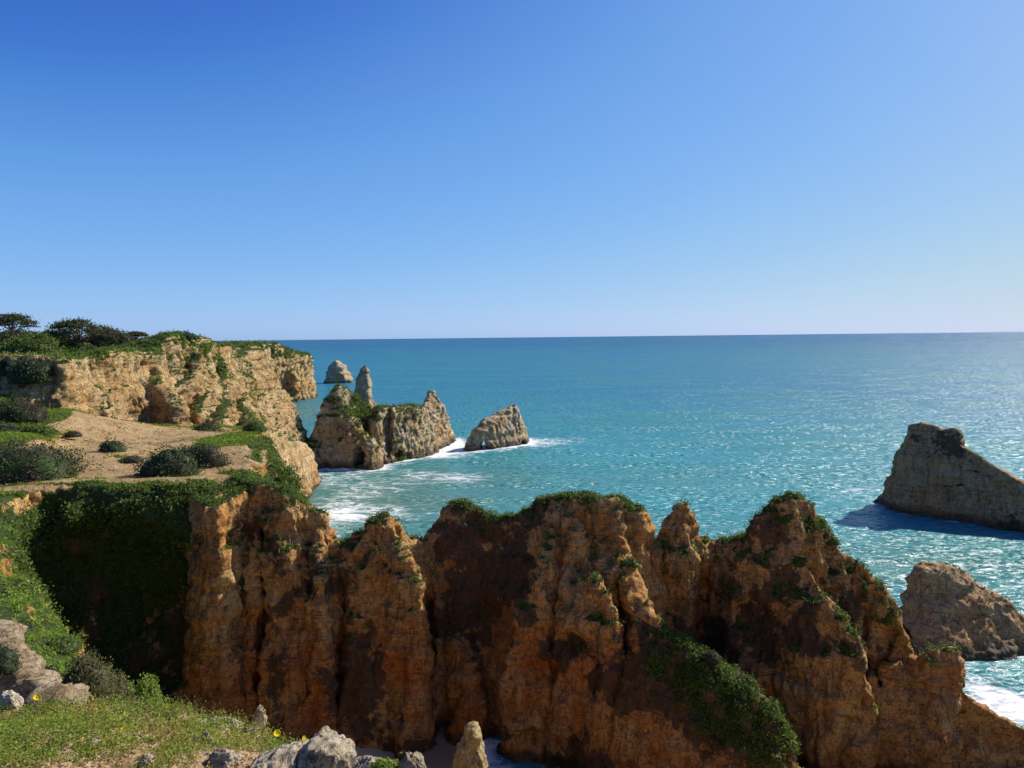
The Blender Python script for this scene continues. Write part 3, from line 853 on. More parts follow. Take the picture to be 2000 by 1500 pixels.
stack('sea_stack', ((-22, 12), (180, 216), (-2, 15)), 0.32, [
    ([(920, 858, 191), (928, 840, 192), (950, 818, 194), (975, 806, 197.5), (992, 797, 200), (1001, 789, 201.5), (1007, 803, 203), (1014, 838, 206), (1030, 862, 210)], ((0, .5), (2, 1.8), (6, 3.0), (12, 4.2)), None, 0.7)],
    [(at(944, 886, 192), (1.25, 16, 3.6), .5, 0.04), (at(1020, 868, 200), (1.4, 2.5, 1.4))],
    dict(warp=(0.6, 6.0), warp2=(0.4, 3.0), flute=0.28, strata=0.18, fine=0.45, grain=1.05, seed=57), dict(seed=57, dark=-0.02, red=0.1, pale=0.35, vslope=(0.7, 1.0)),
    M['stack'], 'wedge-shaped sea stack pierced by a small arch at the waterline', p_arch)
stack('sea_stack', ((-140, -100), (478, 516), (-2, 20)), 0.8, [
    ([(637, 745, 490), (642, 724, 491), (650, 709, 493), (657, 703, 494), (668, 711, 495), (680, 727, 497), (684, 745, 498)], ((0, 1.0), (4, 4.0), (8, 5.5), (16, 7)), None, 1.5)],
    [], dict(warp=(1.0, 12.0), warp2=(0.7, 5.0), flute=0.8, strata=0.6, fine=0.8, grain=2.4, seed=59), dict(seed=59, dark=-0.1, red=0.1, pale=0.4, vslope=(0.9, 1.2)),
    M['stack'], 'small tent-shaped sea stack farthest out near the headland')
def p_right(V, N, m):
    m['dark'] += 0.55 * blob(V, at(1840, 850, 118), (6, 9, 3.5)) + 0.25 * blob(V, at(1780, 940, 120), (4, 9, 2))
stack('sea_stack', ((52, 108), (92, 140), (-2, 18)), 0.3, [
    ([(1716, 975, 126), (1738, 930, 125), (1756, 884, 124), (1770, 856, 123), (1783, 842, 122.3), (1784, 828, 122), (1800, 825, 121), (1825, 831, 119.6), (1836, 840, 119), (1850, 837, 118), (1868, 836, 117), (1876, 858, 116.5),
      (1884, 872, 116), (1930, 900, 113), (1960, 920, 111), (2000, 945, 108.6), (2080, 990, 104), (2190, 1050, 99)], ((0, .5), (2, 1.5), (6, 3.0), (10, 4.2), (16, 5.4)), ((0, .5), (3, 2), (16, 6)), 0.7)],
    [], dict(warp=(0.6, 7.0), warp2=(0.3, 2.6), flute=0.22, strata=0.25, fine=0.34, grain=1.3, seed=61), dict(seed=61, dark=-0.05, red=0.12, pale=0.25, vslope=(0.7, 1.0)),
    M['near_stack'], 'big shaded sea stack with a notched summit sloping down to the right', p_right, None, 0.2)
def p_low(V, N, m):
    m['veg'] = np.clip(0.4 * m['veg'] + 0.6 * blob(V, at(1880, 1112, 68.5), (3.0, 3, .5)) * (0.5 + pn(V, 1.2, 92)), 0, 1)
stack('sea_stack', ((33, 66), (54, 78), (-2, 12)), 0.18, [
    ([(1760, 1185, 70), (1778, 1130, 69.6), (1798, 1094, 69.2), (1850, 1104, 68.8), (1900, 1132, 68.2), (1960, 1170, 67.6), (1986, 1202, 67.2), (2020, 1232, 66.8), (2100, 1290, 66), (2180, 1360, 65)], ((0, .3), (1, 1.2), (4, 3.2), (9, 7.0)), ((0, .3), (3, 1.4), (9, 3)), 0.6)],
    [(at(1770, 1240, 68), (1.0, 2.5, 1.2))], dict(warp=(0.45, 5.0), warp2=(0.25, 2.0), flute=0.12, strata=0.2, fine=0.24, grain=1.0, seed=63), dict(seed=63, dark=-0.35, red=0.4, pale=0.45, red_z=(1, 9), vslope=(0.6, 0.95)),
    M['low_stack'], 'slab-like tan sea stack close behind the right end of the cliff wall', p_low, (18, 0.07, 0.13, M['leaf_ridge'], 'tufts of scrub on the crest of the slab-like sea stack', 66, 12, 1200), 0.35)

# ---------------------------------------------------------------- sea
def build_sea():
    def axis(lo, hi, fine, far, grow=1.09):
        a = list(np.arange(lo, hi, fine))
        s = fine
        x = hi
        while x < far:
            a.append(x); s *= grow; x += s
        a.append(far)
        b = []
        s = fine * grow
        x = lo - s
        while x > -far:
            b.append(x); s *= grow; x -= s
        b.append(-far)
        return np.array(b[::-1] + a, np.float32)
    xs = axis(-60, 110, 0.55, 150000)
    ys = axis(48, 240, 0.55, 150000)
    X, Y = np.meshgrid(xs, ys, indexing='ij')
    P = np.stack([X.ravel(), Y.ravel(), np.zeros(X.size)], 1).astype(np.float32)
    fade = np.clip(1 - np.hypot(P[:, 0] - 25, P[:, 1] - 140) / 420, 0, 1)
    near = fade > 0
    A = P[near]
    z = np.zeros(len(P), np.float32)
    # swell rolls in from the open sea towards the shore, chop on top
    z[near] = (0.30 * pn(A, (0.025, 0.085, 1), 5) + 0.16 * pn(A, (0.07, 0.20, 1), 6) + 0.07 * pn(A, (0.25, 0.5, 1), 7)) * np.minimum(1, fade[near] * 3)
    P[:, 2] = z
    # surf close to the rocks and in the cove
    foam = np.zeros(len(P), np.float32)
    f = np.zeros(near.sum(), np.float32)
    for pts in SHORE:
        lo, hi = pts[:, :2].min(0) - 25, pts[:, :2].max(0) + 25
        sel = np.where((A[:, 0] > lo[0]) & (A[:, 0] < hi[0]) & (A[:, 1] > lo[1]) & (A[:, 1] < hi[1]))[0]
        d = np.full(len(sel), 1e9, np.float32)
        for c in range(0, len(pts), 40):
            q = pts[c:c + 40]
            d = np.minimum(d, np.hypot(A[sel, 0:1] - q[None, :, 0], A[sel, 1:2] - q[None, :, 1]).min(1))
        f[sel] = np.maximum(f[sel], pts[0, 2] * (np.exp(-d / 2.2) + 0.3 * np.exp(-d / 7)))
    sh = np.zeros(near.sum(), np.float32)
    for px, py, rx, ry, a in [(640, 935, 7, 10, .45), (690, 965, 8, 10, .30), (650, 1000, 6, 10, .48), (640, 1040, 5, 9, .42), (740, 950, 9, 8, .32), (720, 1000, 10, 7, .36), (830, 925, 9, 7, .42), (800, 1010, 12, 6, .28),
                              (870, 890, 7, 6, .6), (905, 935, 8, 6, .5), (890, 870, 5, 12, .65), (1060, 868, 10, 8, .45), (1110, 858, 16, 6, .25), (540, 825, 6, 20, .5), (560, 800, 8, 25, .2),
                              (1690, 960, 5, 6, .5), (1780, 1270, 3, 3, .6), (1900, 1345, 5, 3, .5), (1985, 1390, 3, 3, 1.1), (1780, 1075, 7, 3, .22), (930, 1475, 2.6, 3.0, 1.2), (872, 1452, 2.0, 1.6, 1.1)]:
        c = sea_at(px, py)
        g = np.exp(-((A[:, 0] - c[0]) / rx) ** 2 - ((A[:, 1] - c[1]) / ry) ** 2)
        f += a * g
    for px, py, rx, ry, a in [(700, 980, 30, 30, 1.0), (800, 950, 30, 30, .8), (570, 810, 30, 60, .8), (1750, 1100, 25, 16, .5), (1050, 1040, 30, 14, .5), (1250, 940, 60, 14, .25)]:
        c = sea_at(px, py)
        sh = np.maximum(sh, a * np.exp(-((A[:, 0] - c[0]) / rx) ** 2 - ((A[:, 1] - c[1]) / ry) ** 2))
    foam[near] = np.clip(f, 0, 1.3)
    shal = np.zeros(len(P), np.float32)
    shal[near] = sh
    nx, ny = X.shape
    i = np.arange(nx * ny).reshape(nx, ny)
    F = np.stack([i[:-1, :-1], i[1:, :-1], i[1:, 1:], i[:-1, 1:]], -1).reshape(-1, 4)
    n = NT('sea_water')
    pos = n.pos
    ln = n.n.new('ShaderNodeVectorMath'); ln.operation = 'LENGTH'
    n.link(pos, ln.inputs[0])
    dist = ln.outputs['Value']
    # colour of the water body: sandy green in the cove, turquoise over the shelf, blue offshore
    body = n.mix(n.step(dist, 110, 420), (0.036, 0.240, 0.262), (0.014, 0.155, 0.245))
    body = n.mix(n.step(dist, 380, 3000), body, (0.010, 0.098, 0.225))
    patch = n.noise(1.0, 4, 0.55, 0.4, n.scaled(pos, (0.008, 0.03, 1)))
    body = n.mix(n.step(patch, 0.42, 0.66, 0, 0.55), body, (0.035, 0.205, 0.195))
    body = n.mix(n.math('MULTIPLY', n.attr('shallow'), 0.85), body, (0.100, 0.190, 0.145))
    # lace of foam
    wv = n.scaled(pos, (0.55, 0.95, 1.0))
    wob = n.n.new('ShaderNodeTexNoise'); n.link(wv, wob.inputs['Vector']); wob.inputs['Scale'].default_value = 0.55; wob.inputs['Detail'].default_value = 4
    mixv = n.n.new('ShaderNodeVectorMath'); mixv.operation = 'MULTIPLY_ADD'
    n.link(wob.outputs['Color'], mixv.inputs[0]); mixv.inputs[1].default_value = (3.2, 3.2, 0); n.link(wv, mixv.inputs[2])
    lace = n.voro(0.42, 'DISTANCE_TO_EDGE', mixv.outputs[0])
    lace2 = n.voro(1.5, 'DISTANCE_TO_EDGE', mixv.outputs[0])
    lines = n.math('MAXIMUM', n.step(lace, 0.0, 0.13, 1, 0), n.step(lace2, 0.0, 0.10, 0.75, 0))
    blotch = n.noise(0.30, 6, 0.65, 0.8, n.scaled(pos, (0.7, 1.3, 1)))
    fo = n.attr('foam')
    amount = n.math('ADD', fo, n.math('MULTIPLY', n.math('SUBTRACT', blotch, 0.5), 1.5))
    solid = n.step(amount, 0.62, 0.95)
    lacy = n.math('MULTIPLY', lines, n.step(amount, 0.22, 0.62))
    foamf = n.math('MAXIMUM', solid, n.math('MULTIPLY', lacy, 0.85))
    # scattered whitecaps offshore
    cap = n.noise(1.0, 5, 0.7, 0.2, n.scaled(pos, (0.045, 0.16, 1)))
    caps = n.math('MULTIPLY', n.step(cap, 0.735, 0.765), n.step(dist, 120, 220))
    foamf = n.math('MAXIMUM', foamf, n.math('MULTIPLY', caps, 0.7), None, True)
    colr = n.mix(foamf, body, (0.78, 0.80, 0.80))
    # waves finer than the mesh
    h1 = n.noise(1.0, 4, 0.6, 0.3, n.scaled(pos, (0.10, 0.30, 1)))
    h2 = n.noise(1.0, 5, 0.65, 0.2, n.scaled(pos, (0.55, 1.25, 1)))
    nr = n.bump(h1, 1.0, 1.0)
    nr = n.bump(h2, 1.0, 0.30, nr)
    # ripples too fine for the bump filter at a distance: tilt the facets themselves
    tx = n.n.new('ShaderNodeTexNoise'); n.link(n.scaled(pos, (0.9, 1.6, 1)), tx.inputs['Vector'])
    tx.inputs['Scale'].default_value = 0.8; tx.inputs['Detail'].default_value = 4; tx.inputs['Roughness'].default_value = 0.75
    gust = n.step(n.noise(1.0, 6, 0.72, 0.3, n.scaled(pos, (0.03, 0.12, 1))), 0.36, 0.66, 0.25, 1.9)
    tl = n.n.new('ShaderNodeVectorMath'); tl.operation = 'SUBTRACT'; n.link(tx.outputs['Color'], tl.inputs[0]); tl.inputs[1].default_value = (0.5, 0.5, 0.5)
    t2 = n.n.new('ShaderNodeVectorMath'); t2.operation = 'MULTIPLY'; n.link(tl.outputs[0], t2.inputs[0]); t2.inputs[1].default_value = (4.8, 4.8, 0.0)
    t3 = n.n.new('ShaderNodeVectorMath'); t3.operation = 'SCALE'; n.link(t2.outputs[0], t3.inputs[0]); n.link(gust, t3.inputs['Scale'])
    t4 = n.n.new('ShaderNodeVectorMath'); t4.operation = 'ADD'; n.link(t3.outputs[0], t4.inputs[0]); n.link(nr, t4.inputs[1])
    t5 = n.n.new('ShaderNodeVectorMath'); t5.operation = 'NORMALIZE'; n.link(t4.outputs[0], t5.inputs[0])
    nr = t5.outputs[0]
    df = n.n.new('ShaderNodeBsdfDiffuse'); n._in(df.inputs['Color'], colr); sm = n.n.new('ShaderNodeVectorMath'); sm.operation = 'ADD'; n.link(nr, sm.inputs[0]); n.link(n.geo.outputs['Normal'], sm.inputs[1]); sn = n.n.new('ShaderNodeVectorMath'); sn.operation = 'NORMALIZE'; n.link(sm.outputs[0], sn.inputs[0]); n.link(sn.outputs[0], df.inputs['Normal'])
    gl = n.n.new('ShaderNodeBsdfGlossy'); gl.inputs['Roughness'].default_value = 0.24; n.link(nr, gl.inputs['Normal'])
    fr = n.n.new('ShaderNodeFresnel'); fr.inputs['IOR'].default_value = 1.33; n.link(nr, fr.inputs['Normal'])
    refl = n.math('MINIMUM', n.math('MULTIPLY', fr.outputs[0], 1.3), 0.30)
    refl = n.math('MULTIPLY', refl, n.math('SUBTRACT', 1.0, n.math('MULTIPLY', foamf, 0.8)))
    mx = n.n.new('ShaderNodeMixShader'); n.link(refl, mx.inputs[0]); n.link(df.outputs[0], mx.inputs[1]); n.link(gl.outputs[0], mx.inputs[2])
    n.link(mx.outputs[0], n.out.inputs['Surface'])
    n.n.remove(n.bsdf)
    mat = n.m
    o = mesh_obj('sea', P, F, mat, None, {'foam': foam, 'shallow': shal})
    tag(o, 'turquoise sea with lacy surf in the cove reaching the horizon', None, None, 'structure')
build_sea()

# ---------------------------------------------------------------- beach at the foot of the wall; pale unseen part added to bounce light
def build_beach():
    xs = np.arange(-34, 46, 0.4); ys = np.arange(4, 57, 0.4)
    X, Y = np.meshgrid(xs, ys, indexing='ij')
    P = np.stack([X.ravel(), Y.ravel(), np.zeros(X.size)], 1).astype(np.float32)
    P[:, 2] = np.clip(np.maximum(0.42 - 0.13 * (P[:, 0] + 7.2), 0.12 * (41.5 - P[:, 1])), -0.9, 1.8) + 0.10 * pn(P, 0.3, 71) + 0.03 * pn(P, 1.2, 72)
    i = np.arange(X.size).reshape(X.shape)
    F = np.stack([i[:-1, :-1], i[1:, :-1], i[1:, 1:], i[:-1, 1:]], -1).reshape(-1, 4)
    n = NT('beach_sand')
    ns = n.noise(2.0, 5)
    dry = n.step(n.sep(n.pos)[2], 0.35, 0.9)
    c = n.mix(dry, n.mix(ns, (0.26, 0.165, 0.085), (0.36, 0.25, 0.14)), n.mix(ns, (0.50, 0.37, 0.22), (0.58, 0.45, 0.29)))
    mat = n.done(c, n.mix(dry, (0.35,) * 3, (0.9,) * 3), n.bump(n.noise(5, 4), 0.3, 0.05), 0.5)
    tag(mesh_obj('beach', P, F, mat), 'wet brown sand at the foot of the cliff wall and added pale sand out of view', None, None, 'structure')
build_beach()

# ================================================================== FOREGROUND
def idw(ctl, soft=0.02, pw=1.7):
    def f(X, Y):
        num = np.zeros_like(X); den = np.zeros_like(X)
        for p in ctl:
            w = 1.0 / ((X - p[0]) ** 2 + (Y - p[1]) ** 2 + soft) ** pw
            num += w * p[2]; den += w
        return (num / den).astype(np.float32)
    return f

RIM_FG = [(-400, 1372, 3.6), (-100, 1370, 3.55), (0, 1374, 3.5), (130, 1376, 3.5), (240, 1378, 3.5), (330, 1386, 3.45), (430, 1410, 3.4), (480, 1424, 3.35), (520, 1455, 3.2),
          (600, 1490, 3.05), (700, 1500, 2.95), (830, 1515, 2.85)]
FG_Z = idw([at(*p) for p in RIM_FG + [(200, 1450, 2.98), (0, 1500, 2.64), (300, 1500, 2.68), (450, 1485, 2.86), (100, 1440, 3.0), (350, 1440, 3.1)]] + [np.array([0.3, 1.5, 28.45]), np.array([0, 0, 28.4]), np.array([-3, 0, 28.5]), np.array([1.2, 0, 28.4])])

def build_foreground():
    g = Grid((-6.5, 3.0), (-2.5, 6.6), (25.2, 29.0), 0.045)
    poly = [at(*p)[:2] for p in RIM_FG] + [(0.4, 2.2), (1.4, 1.2), (1.8, -4), (-9, -4), (-9, 3.6)]
    g.mesa(poly, FG_Z, ((0, 0), (.06, .05), (.5, .16), (1.2, .5), (2.2, 1.6), (3.5, 3.2)), 0.1)
    V, Q = g.mesh()
    N = vnormals(V, Q)
    d = 0.035 * fbm(V, 2.5, 3, 81) + 0.012 * fbm(V, 14, 3, 84)
    V = V + N * d[:, None]
    N = vnormals(V, Q)
    n = NT('clifftop_soil')
    n1 = n.noise(3.0, 5); n2 = n.noise(22, 5, 0.7); peb = n.voro(38)
    c = n.mix(n.step(n1, 0.35, 0.65), (0.30, 0.19, 0.10), (0.46, 0.33, 0.20))
    c = n.mix(n.step(n2, 0.42, 0.7, 0, 0.7), c, (0.13, 0.085, 0.045))
    c = n.mix(n.step(peb, 0.12, 0.3, 0.5, 0.0), c, (0.56, 0.46, 0.33))
    mat = n.done(c, 0.95, n.bump(n.math('ADD', n2, n.math('MULTIPLY', peb, -0.8)), 0.8, 0.02), 0.1)
    o = mesh_obj('clifftop_ground', V, Q, mat)
    tag(o, 'sandy clifftop edge with pebbles under the herbs at the bottom left', None, None, 'structure')
    top = sstep(0.6, 0.85, N[:, 2]) * (V[:, 1] > 1.9) * (V[:, 1] < 3.9) * (V[:, 0] < 0.2) * (V[:, 0] > -3.6)
    k = 0.60 + 1.0 * fbm(V, 2.2, 3, 86) + 0.9 * sstep(2.75, 3.3, V[:, 1]) - 0.35 * (V[:, 0] > -1.35)
    w = np.clip(sstep(0.45, 1.0, k) * top, 0, 1)
    M['herb'] = leaf_material('clover_leaf', (0.095, 0.140, 0.014), (0.33, 0.41, 0.060), (0.38, 0.30, 0.075), 0.45, 4.0)
    scrub('clifftop_herbs', V, Q, w, 2600, 0.0062, 0.036, M['herb'], 'low yellow-green herbs covering the clifftop edge', 87, 15, 11000)
    w5 = w * sstep(0.05, 0.4, fbm(V, 1.1, 3, 89))
    scrub('clifftop_clover', V, Q, w5, 700, 0.011, 0.060, M['leaf_bright'], 'taller green clover patches among the low herbs', 90, 12, 2600)
    M['straw'] = leaf_material('dry_litter', (0.22, 0.13, 0.05), (0.50, 0.36, 0.19))
    scrub('dry_litter', V, Q, top * (1 - 0.5 * w), 900, 0.008, 0.014, M['straw'], 'dry leaf litter on the sandy ground', 88, 6, 5000)
build_foreground()

# ---- stones: boxes of random flat faces, worn
def stone_mesh(seed, n=30, rough=0.085):
    rng = np.random.default_rng(seed)
    u = np.linspace(-1, 1, n)
    faces, verts = [], []
    base = 0
    for ax in range(3):
        for sg in (-1, 1):
            A, B = np.meshgrid(u, u, indexing='ij')
            p = np.empty((n, n, 3)); p[..., ax] = sg; p[..., (ax + 1) % 3] = A * sg; p[..., (ax + 2) % 3] = B
            verts.append(p.reshape(-1, 3))
            i = np.arange(n * n).reshape(n, n) + base
            faces.append(np.stack([i[:-1, :-1], i[1:, :-1], i[1:, 1:], i[:-1, 1:]], -1).reshape(-1, 4))
            base += n * n
    D = unit(np.concatenate(verts))
    F = np.concatenate(faces)
    _, first, inv = np.unique(np.round(D, 5), axis=0, return_index=True, return_inverse=True)
    D = D[first]; F = inv.ravel()[F]
    pl = unit(rng.normal(size=(16, 3)))
    h = rng.uniform(0.68, 1.0, 16)
    dots = D @ pl.T
    r = np.min(np.where(dots > 0.05, h / np.maximum(dots, 0.05), 9), 1)
    r = np.minimum(r, 1.15)
    V = (D * r[:, None]).astype(np.float32)
    V += D * (rough * 1.6 * fbm(V, 1.8, 3, seed) + rough * fbm(V, 6, 3, seed + 3))[:, None]
    return V.astype(np.float32), F

M['pale'] = rock_material('boulder_limestone', (0.60, 0.49, 0.335), (0.72, 0.635, 0.49), (0.56, 0.44, 0.28), (0.44, 0.40, 0.33), 0.14, 0.3)

def stone(name, p, size, rz, seed, label, cat='boulder', group='pale stones on the clifftop edge', tilt=0.0):
    V, F = stone_mesh(seed)
    V = V * np.array(size, np.float32)
    o = mesh_obj(name, V, F, M['pale'])
    o.location = at(*p)
    o.rotation_euler = (tilt, 0, rz)
    return tag(o, label, cat, group)
stone('boulder', (636, 1512, 2.92), (.175, .15, .160), 0.3, 201, 'largest pale domed boulder at the bottom edge right of the flowers')
stone('boulder', (540, 1516, 2.84), (.165, .12, .115), 0.9, 202, 'low grey-white slab leaning against the domed boulder')
stone('boulder', (722, 1512, 2.9), (.10, .07, .085), 0.2, 203, 'flat pale stone between the domed boulder and the green tuft')
stone('boulder', (806, 1512, 2.86), (.065, .06, .095), 1.1, 204, 'small knobbly pale stone right of the green tuft')
stone('boulder', (446, 1430, 3.34), (.125, .07, .062), -0.35, 205, 'long pale stone on the rim below the dry stems')
stone('boulder', (392, 1420, 3.36), (.050, .04, .030), 0.2, 206, 'rounded white stone left of the long rim stone')
stone('boulder', (434, 1500, 2.85), (.09, .07, .075), 0.7, 207, 'blocky pale stone at the bottom edge amid the herbs')
stone('boulder', (404, 1456, 3.08), (.030, .03, .055), 0.4, 208, 'small upright stone shaded on its left side')
stone('boulder', (486, 1433, 3.28), (.035, .03, .035), 0.4, 209, 'little pale stone at the right end of the long rim stone')
stone('boulder', (285, 1489, 2.74), (.030, .025, .028), 0.4, 210, 'pitted cream stone in the bare soil at the bottom')
stone('boulder', (18, 1372, 3.5), (.06, .05, .055), 0.2, 211, 'pinkish stone at the left edge below the rock spine')
stone('boulder', (75, 1452, 2.95), (.045, .03, .022), 0.2, 212, 'thin flat stone lying in the herbs at lower left')
stone('boulder', (185, 1455, 2.93), (.030, .02, .020), 0.5, 213, 'small tilted stone chip in the bare soil left of centre')
stone('boulder', (506, 1402, 4.2), (.040, .03, .085), 0.5, 214, 'brown fin of rock standing just over the rim', 'boulder', None, 0.3)

# rock spine at the left edge, pinnacle at the bottom edge
def small_rock(name, box, res, ridges, mat, label, cat, seed, g=0.12, a=1.0):
    G = Grid(*box, res)
    for r in ridges:
        G.ridge(*r)
    V, Q = G.mesh()
    V, N = weather(V, Q, (0.10 * a, 0.7), (0.07 * a * a, 0.3), 0.04 * a, 0.04 * a * a, 0.085 * a, g, seed)
    o = mesh_obj(name, V, Q, mat)
    return tag(o, label, cat)
M['spine'] = rock_material('spine_limestone', (0.40, 0.29, 0.165), (0.50, 0.405, 0.275), (0.40, 0.27, 0.14), (0.24, 0.21, 0.165), 0.16, 0.3)
M['pinnacle'] = rock_material('pinnacle_limestone', (0.52, 0.37, 0.15), (0.60, 0.47, 0.24), (0.45, 0.28, 0.10), (0.32, 0.27, 0.17), 0.10, 0.3)
small_rock('rock_spine', ((-6.4, -2.8), (4.3, 7.4), (25.6, 28.6)), 0.035,
           [([(-140, 1180, 6.8), (-40, 1200, 6.5), (2, 1228, 6.2), (25, 1285, 5.9), (50, 1322, 5.6), (85, 1330, 5.3), (112, 1350, 5.1), (125, 1400, 4.9)], ((0, .04), (.1, .11), (.4, .2), (1.5, .4)), None, 0.1)],
           M['spine'], 'sunlit pale rock spine at the left edge above the herbs', 'rock', 221)
small_rock('rock_pinnacle', ((-1.2, 0.4), (6.2, 7.8), (24.6, 26.8)), 0.016,
           [([(880, 1540, 7.0), (894, 1462, 7.0), (900, 1436, 7.0), (908, 1430, 7.0), (914, 1414, 7.0), (924, 1409, 7.0), (928, 1424, 7.0), (934, 1452, 7.0), (944, 1490, 7.0), (960, 1560, 7.0)], ((0, .02), (.06, .09), (.5, .15), (2, .35)), None, 0.03)],
           M['pinnacle'], 'small yellowish rock pinnacle standing before the wet sand at the bottom edge', 'rock', 233, 0.08, 0.42)

# ---- flowers: five-petalled, yellow, on thin stems
def tube(path, r0, r1, sides=6):
    path = np.asarray(path, np.float32); n = len(path)
    V, F = [], []
    for i, p in enumerate(path):
        d = path[min(i + 1, n - 1)] - path[max(i - 1, 0)]
        d = d / (np.linalg.norm(d) + 1e-9)
        a = np.cross(d, (0.3, 0.9, 0.1)); a /= np.linalg.norm(a) + 1e-9
        b = np.cross(d, a)
        r = r0 + (r1 - r0) * i / (n - 1)
        for k in range(sides):
            t = 2 * math.pi * k / sides
            V.append(p + (a * math.cos(t) + b * math.sin(t)) * r)
    for i in range(n - 1):
        for k in range(sides):
            k2 = (k + 1) % sides
            F.append((i * sides + k, i * sides + k2, (i + 1) * sides + k2, (i + 1) * sides + k))
    return np.array(V, np.float32), np.array(F, np.int32)

def join(parts):
    V, F, b = [], [], 0
    for v, f in parts:
        V.append(v); F.append(f + b); b += len(v)
    return np.concatenate(V), np.concatenate(F)

def plain(name, c, rough=0.6, trans=0.0):
    n = NT(name)
    n.done(n.mix(n.noise(60, 3), tuple(x * 0.8 for x in c), c), rough, None, 0.2)
    if trans:
        tr = n.n.new('ShaderNodeBsdfTranslucent'); tr.inputs['Color'].default_value = (*c, 1)
        mx = n.n.new('ShaderNodeMixShader'); mx.inputs[0].default_value = trans
        n.link(n.bsdf.outputs[0], mx.inputs[1]); n.link(tr.outputs[0], mx.inputs[2]); n.link(mx.outputs[0], n.out.inputs['Surface'])
    return n.m
M['petal'] = plain('yellow_petal', (0.85, 0.68, 0.02), 0.5, 0.4)
M['pollen'] = plain('flower_centre', (0.62, 0.50, 0.03))
M['stem'] = plain('flower_stem', (0.16, 0.20, 0.06), 0.6, 0.2)
M['dry'] = plain('dry_stem', (0.36, 0.29, 0.17), 0.8, 0.2)

def flower(p, ground, r, face, label, bend=0.0):
    c = at(*p); b = at(*ground)
    root = empty('flower', b)
    tag(root, label, 'flower', 'yellow flowers on the clifftop edge')
    t = np.linspace(0, 1, 7)[:, None]
    path = (c - b) * t + np.array([bend, 0, 0]) * np.sin(t * math.pi) * 0.5
    V, F = tube(path, 0.0014, 0.0010)
    mesh_obj('stem', V, F, M['stem'], root)
    f = Vector(face).normalized()
    q = f.to_track_quat('Z', 'Y').to_matrix()
    for k in range(5):
        a = 2 * math.pi * k / 5 + 0.3
        us = np.linspace(0, 1, 6); vs = np.linspace(-1, 1, 5)
        pv = []
        for u in us:
            for v in vs:
                wdt = r * 0.62 * math.sin(min(1, u * 1.15) * math.pi * 0.62) ** 0.8
                x = r * (0.12 + u * 0.95 - 0.1 * v * v * u); y = v * wdt
                z = r * (0.50 * u ** 1.3) + 0.1 * r * v * v
                X = x * math.cos(a) - y * math.sin(a); Y = x * math.sin(a) + y * math.cos(a)
                pv.append(tuple(q @ Vector((X, Y, z))))
        pf = [(i * 5 + j, (i + 1) * 5 + j, (i + 1) * 5 + j + 1, i * 5 + j + 1) for i in range(5) for j in range(4)]
        mesh_obj('petal', np.array(pv) + (c - b), pf, M['petal'], root)
    V, F = stone_mesh(5, 6, 0.02)
    mesh_obj('flower_centre', V * r * 0.2 + (c - b) + np.array(f) * r * 0.15, F, M['pollen'], root)
flower((541, 1432, 3.15), (546, 1466, 3.15), 0.0145, (0.45, -0.65, 0.6), 'open yellow flower standing clear of the herbs above the boulders')
flower((592, 1443, 3.1), (578, 1480, 3.1), 0.0120, (0.8, -0.3, 0.3), 'drooping yellow flower beside the domed boulder', -0.016)
flower((73, 1362, 3.45), (76, 1392, 3.45), 0.0155, (0.3, -0.6, 0.7), 'yellow flower at the far left below the rock spine')
flower((240, 1426, 3.1), (238, 1452, 3.1), 0.0110, (0.4, -0.4, 0.8), 'small yellow flower low in the middle of the herbs')

def stems():
    rng = np.random.default_rng(301)
    parts = []
    spots = [(rng.uniform(250, 330), 3.46) for _ in range(16)] + [(rng.uniform(350, 435), 3.42) for _ in range(26)] + [(rng.uniform(435, 520), 3.35) for _ in range(14)] + [(rng.uniform(180, 260), 3.5) for _ in range(6)]
    for px, Y in spots:
        py = np.interp(px, [180, 240, 330, 430, 480, 520], [1378, 1378, 1386, 1410, 1424, 1450])
        b = at(px, py + 6, Y)
        h = rng.uniform(0.03, 0.12); lean = rng.normal(0, 0.035)
        t = np.linspace(0, 1, 7)[:, None]
        path = b + np.concatenate([lean * t ** 2 * 2, 0.01 * t, h * (t - 0.35 * t ** 3 * (rng.random() < .4))], 1)
        parts.append(tube(path, 0.0011, 0.0006, 4))
    V, F = join(parts)
    tag(mesh_obj('grass_stems', V, F, M['dry'], None, {'rnd': RNG.random(len(V))}), 'thin dry grass stems along the clifftop rim', None, None, 'stuff')
stems()

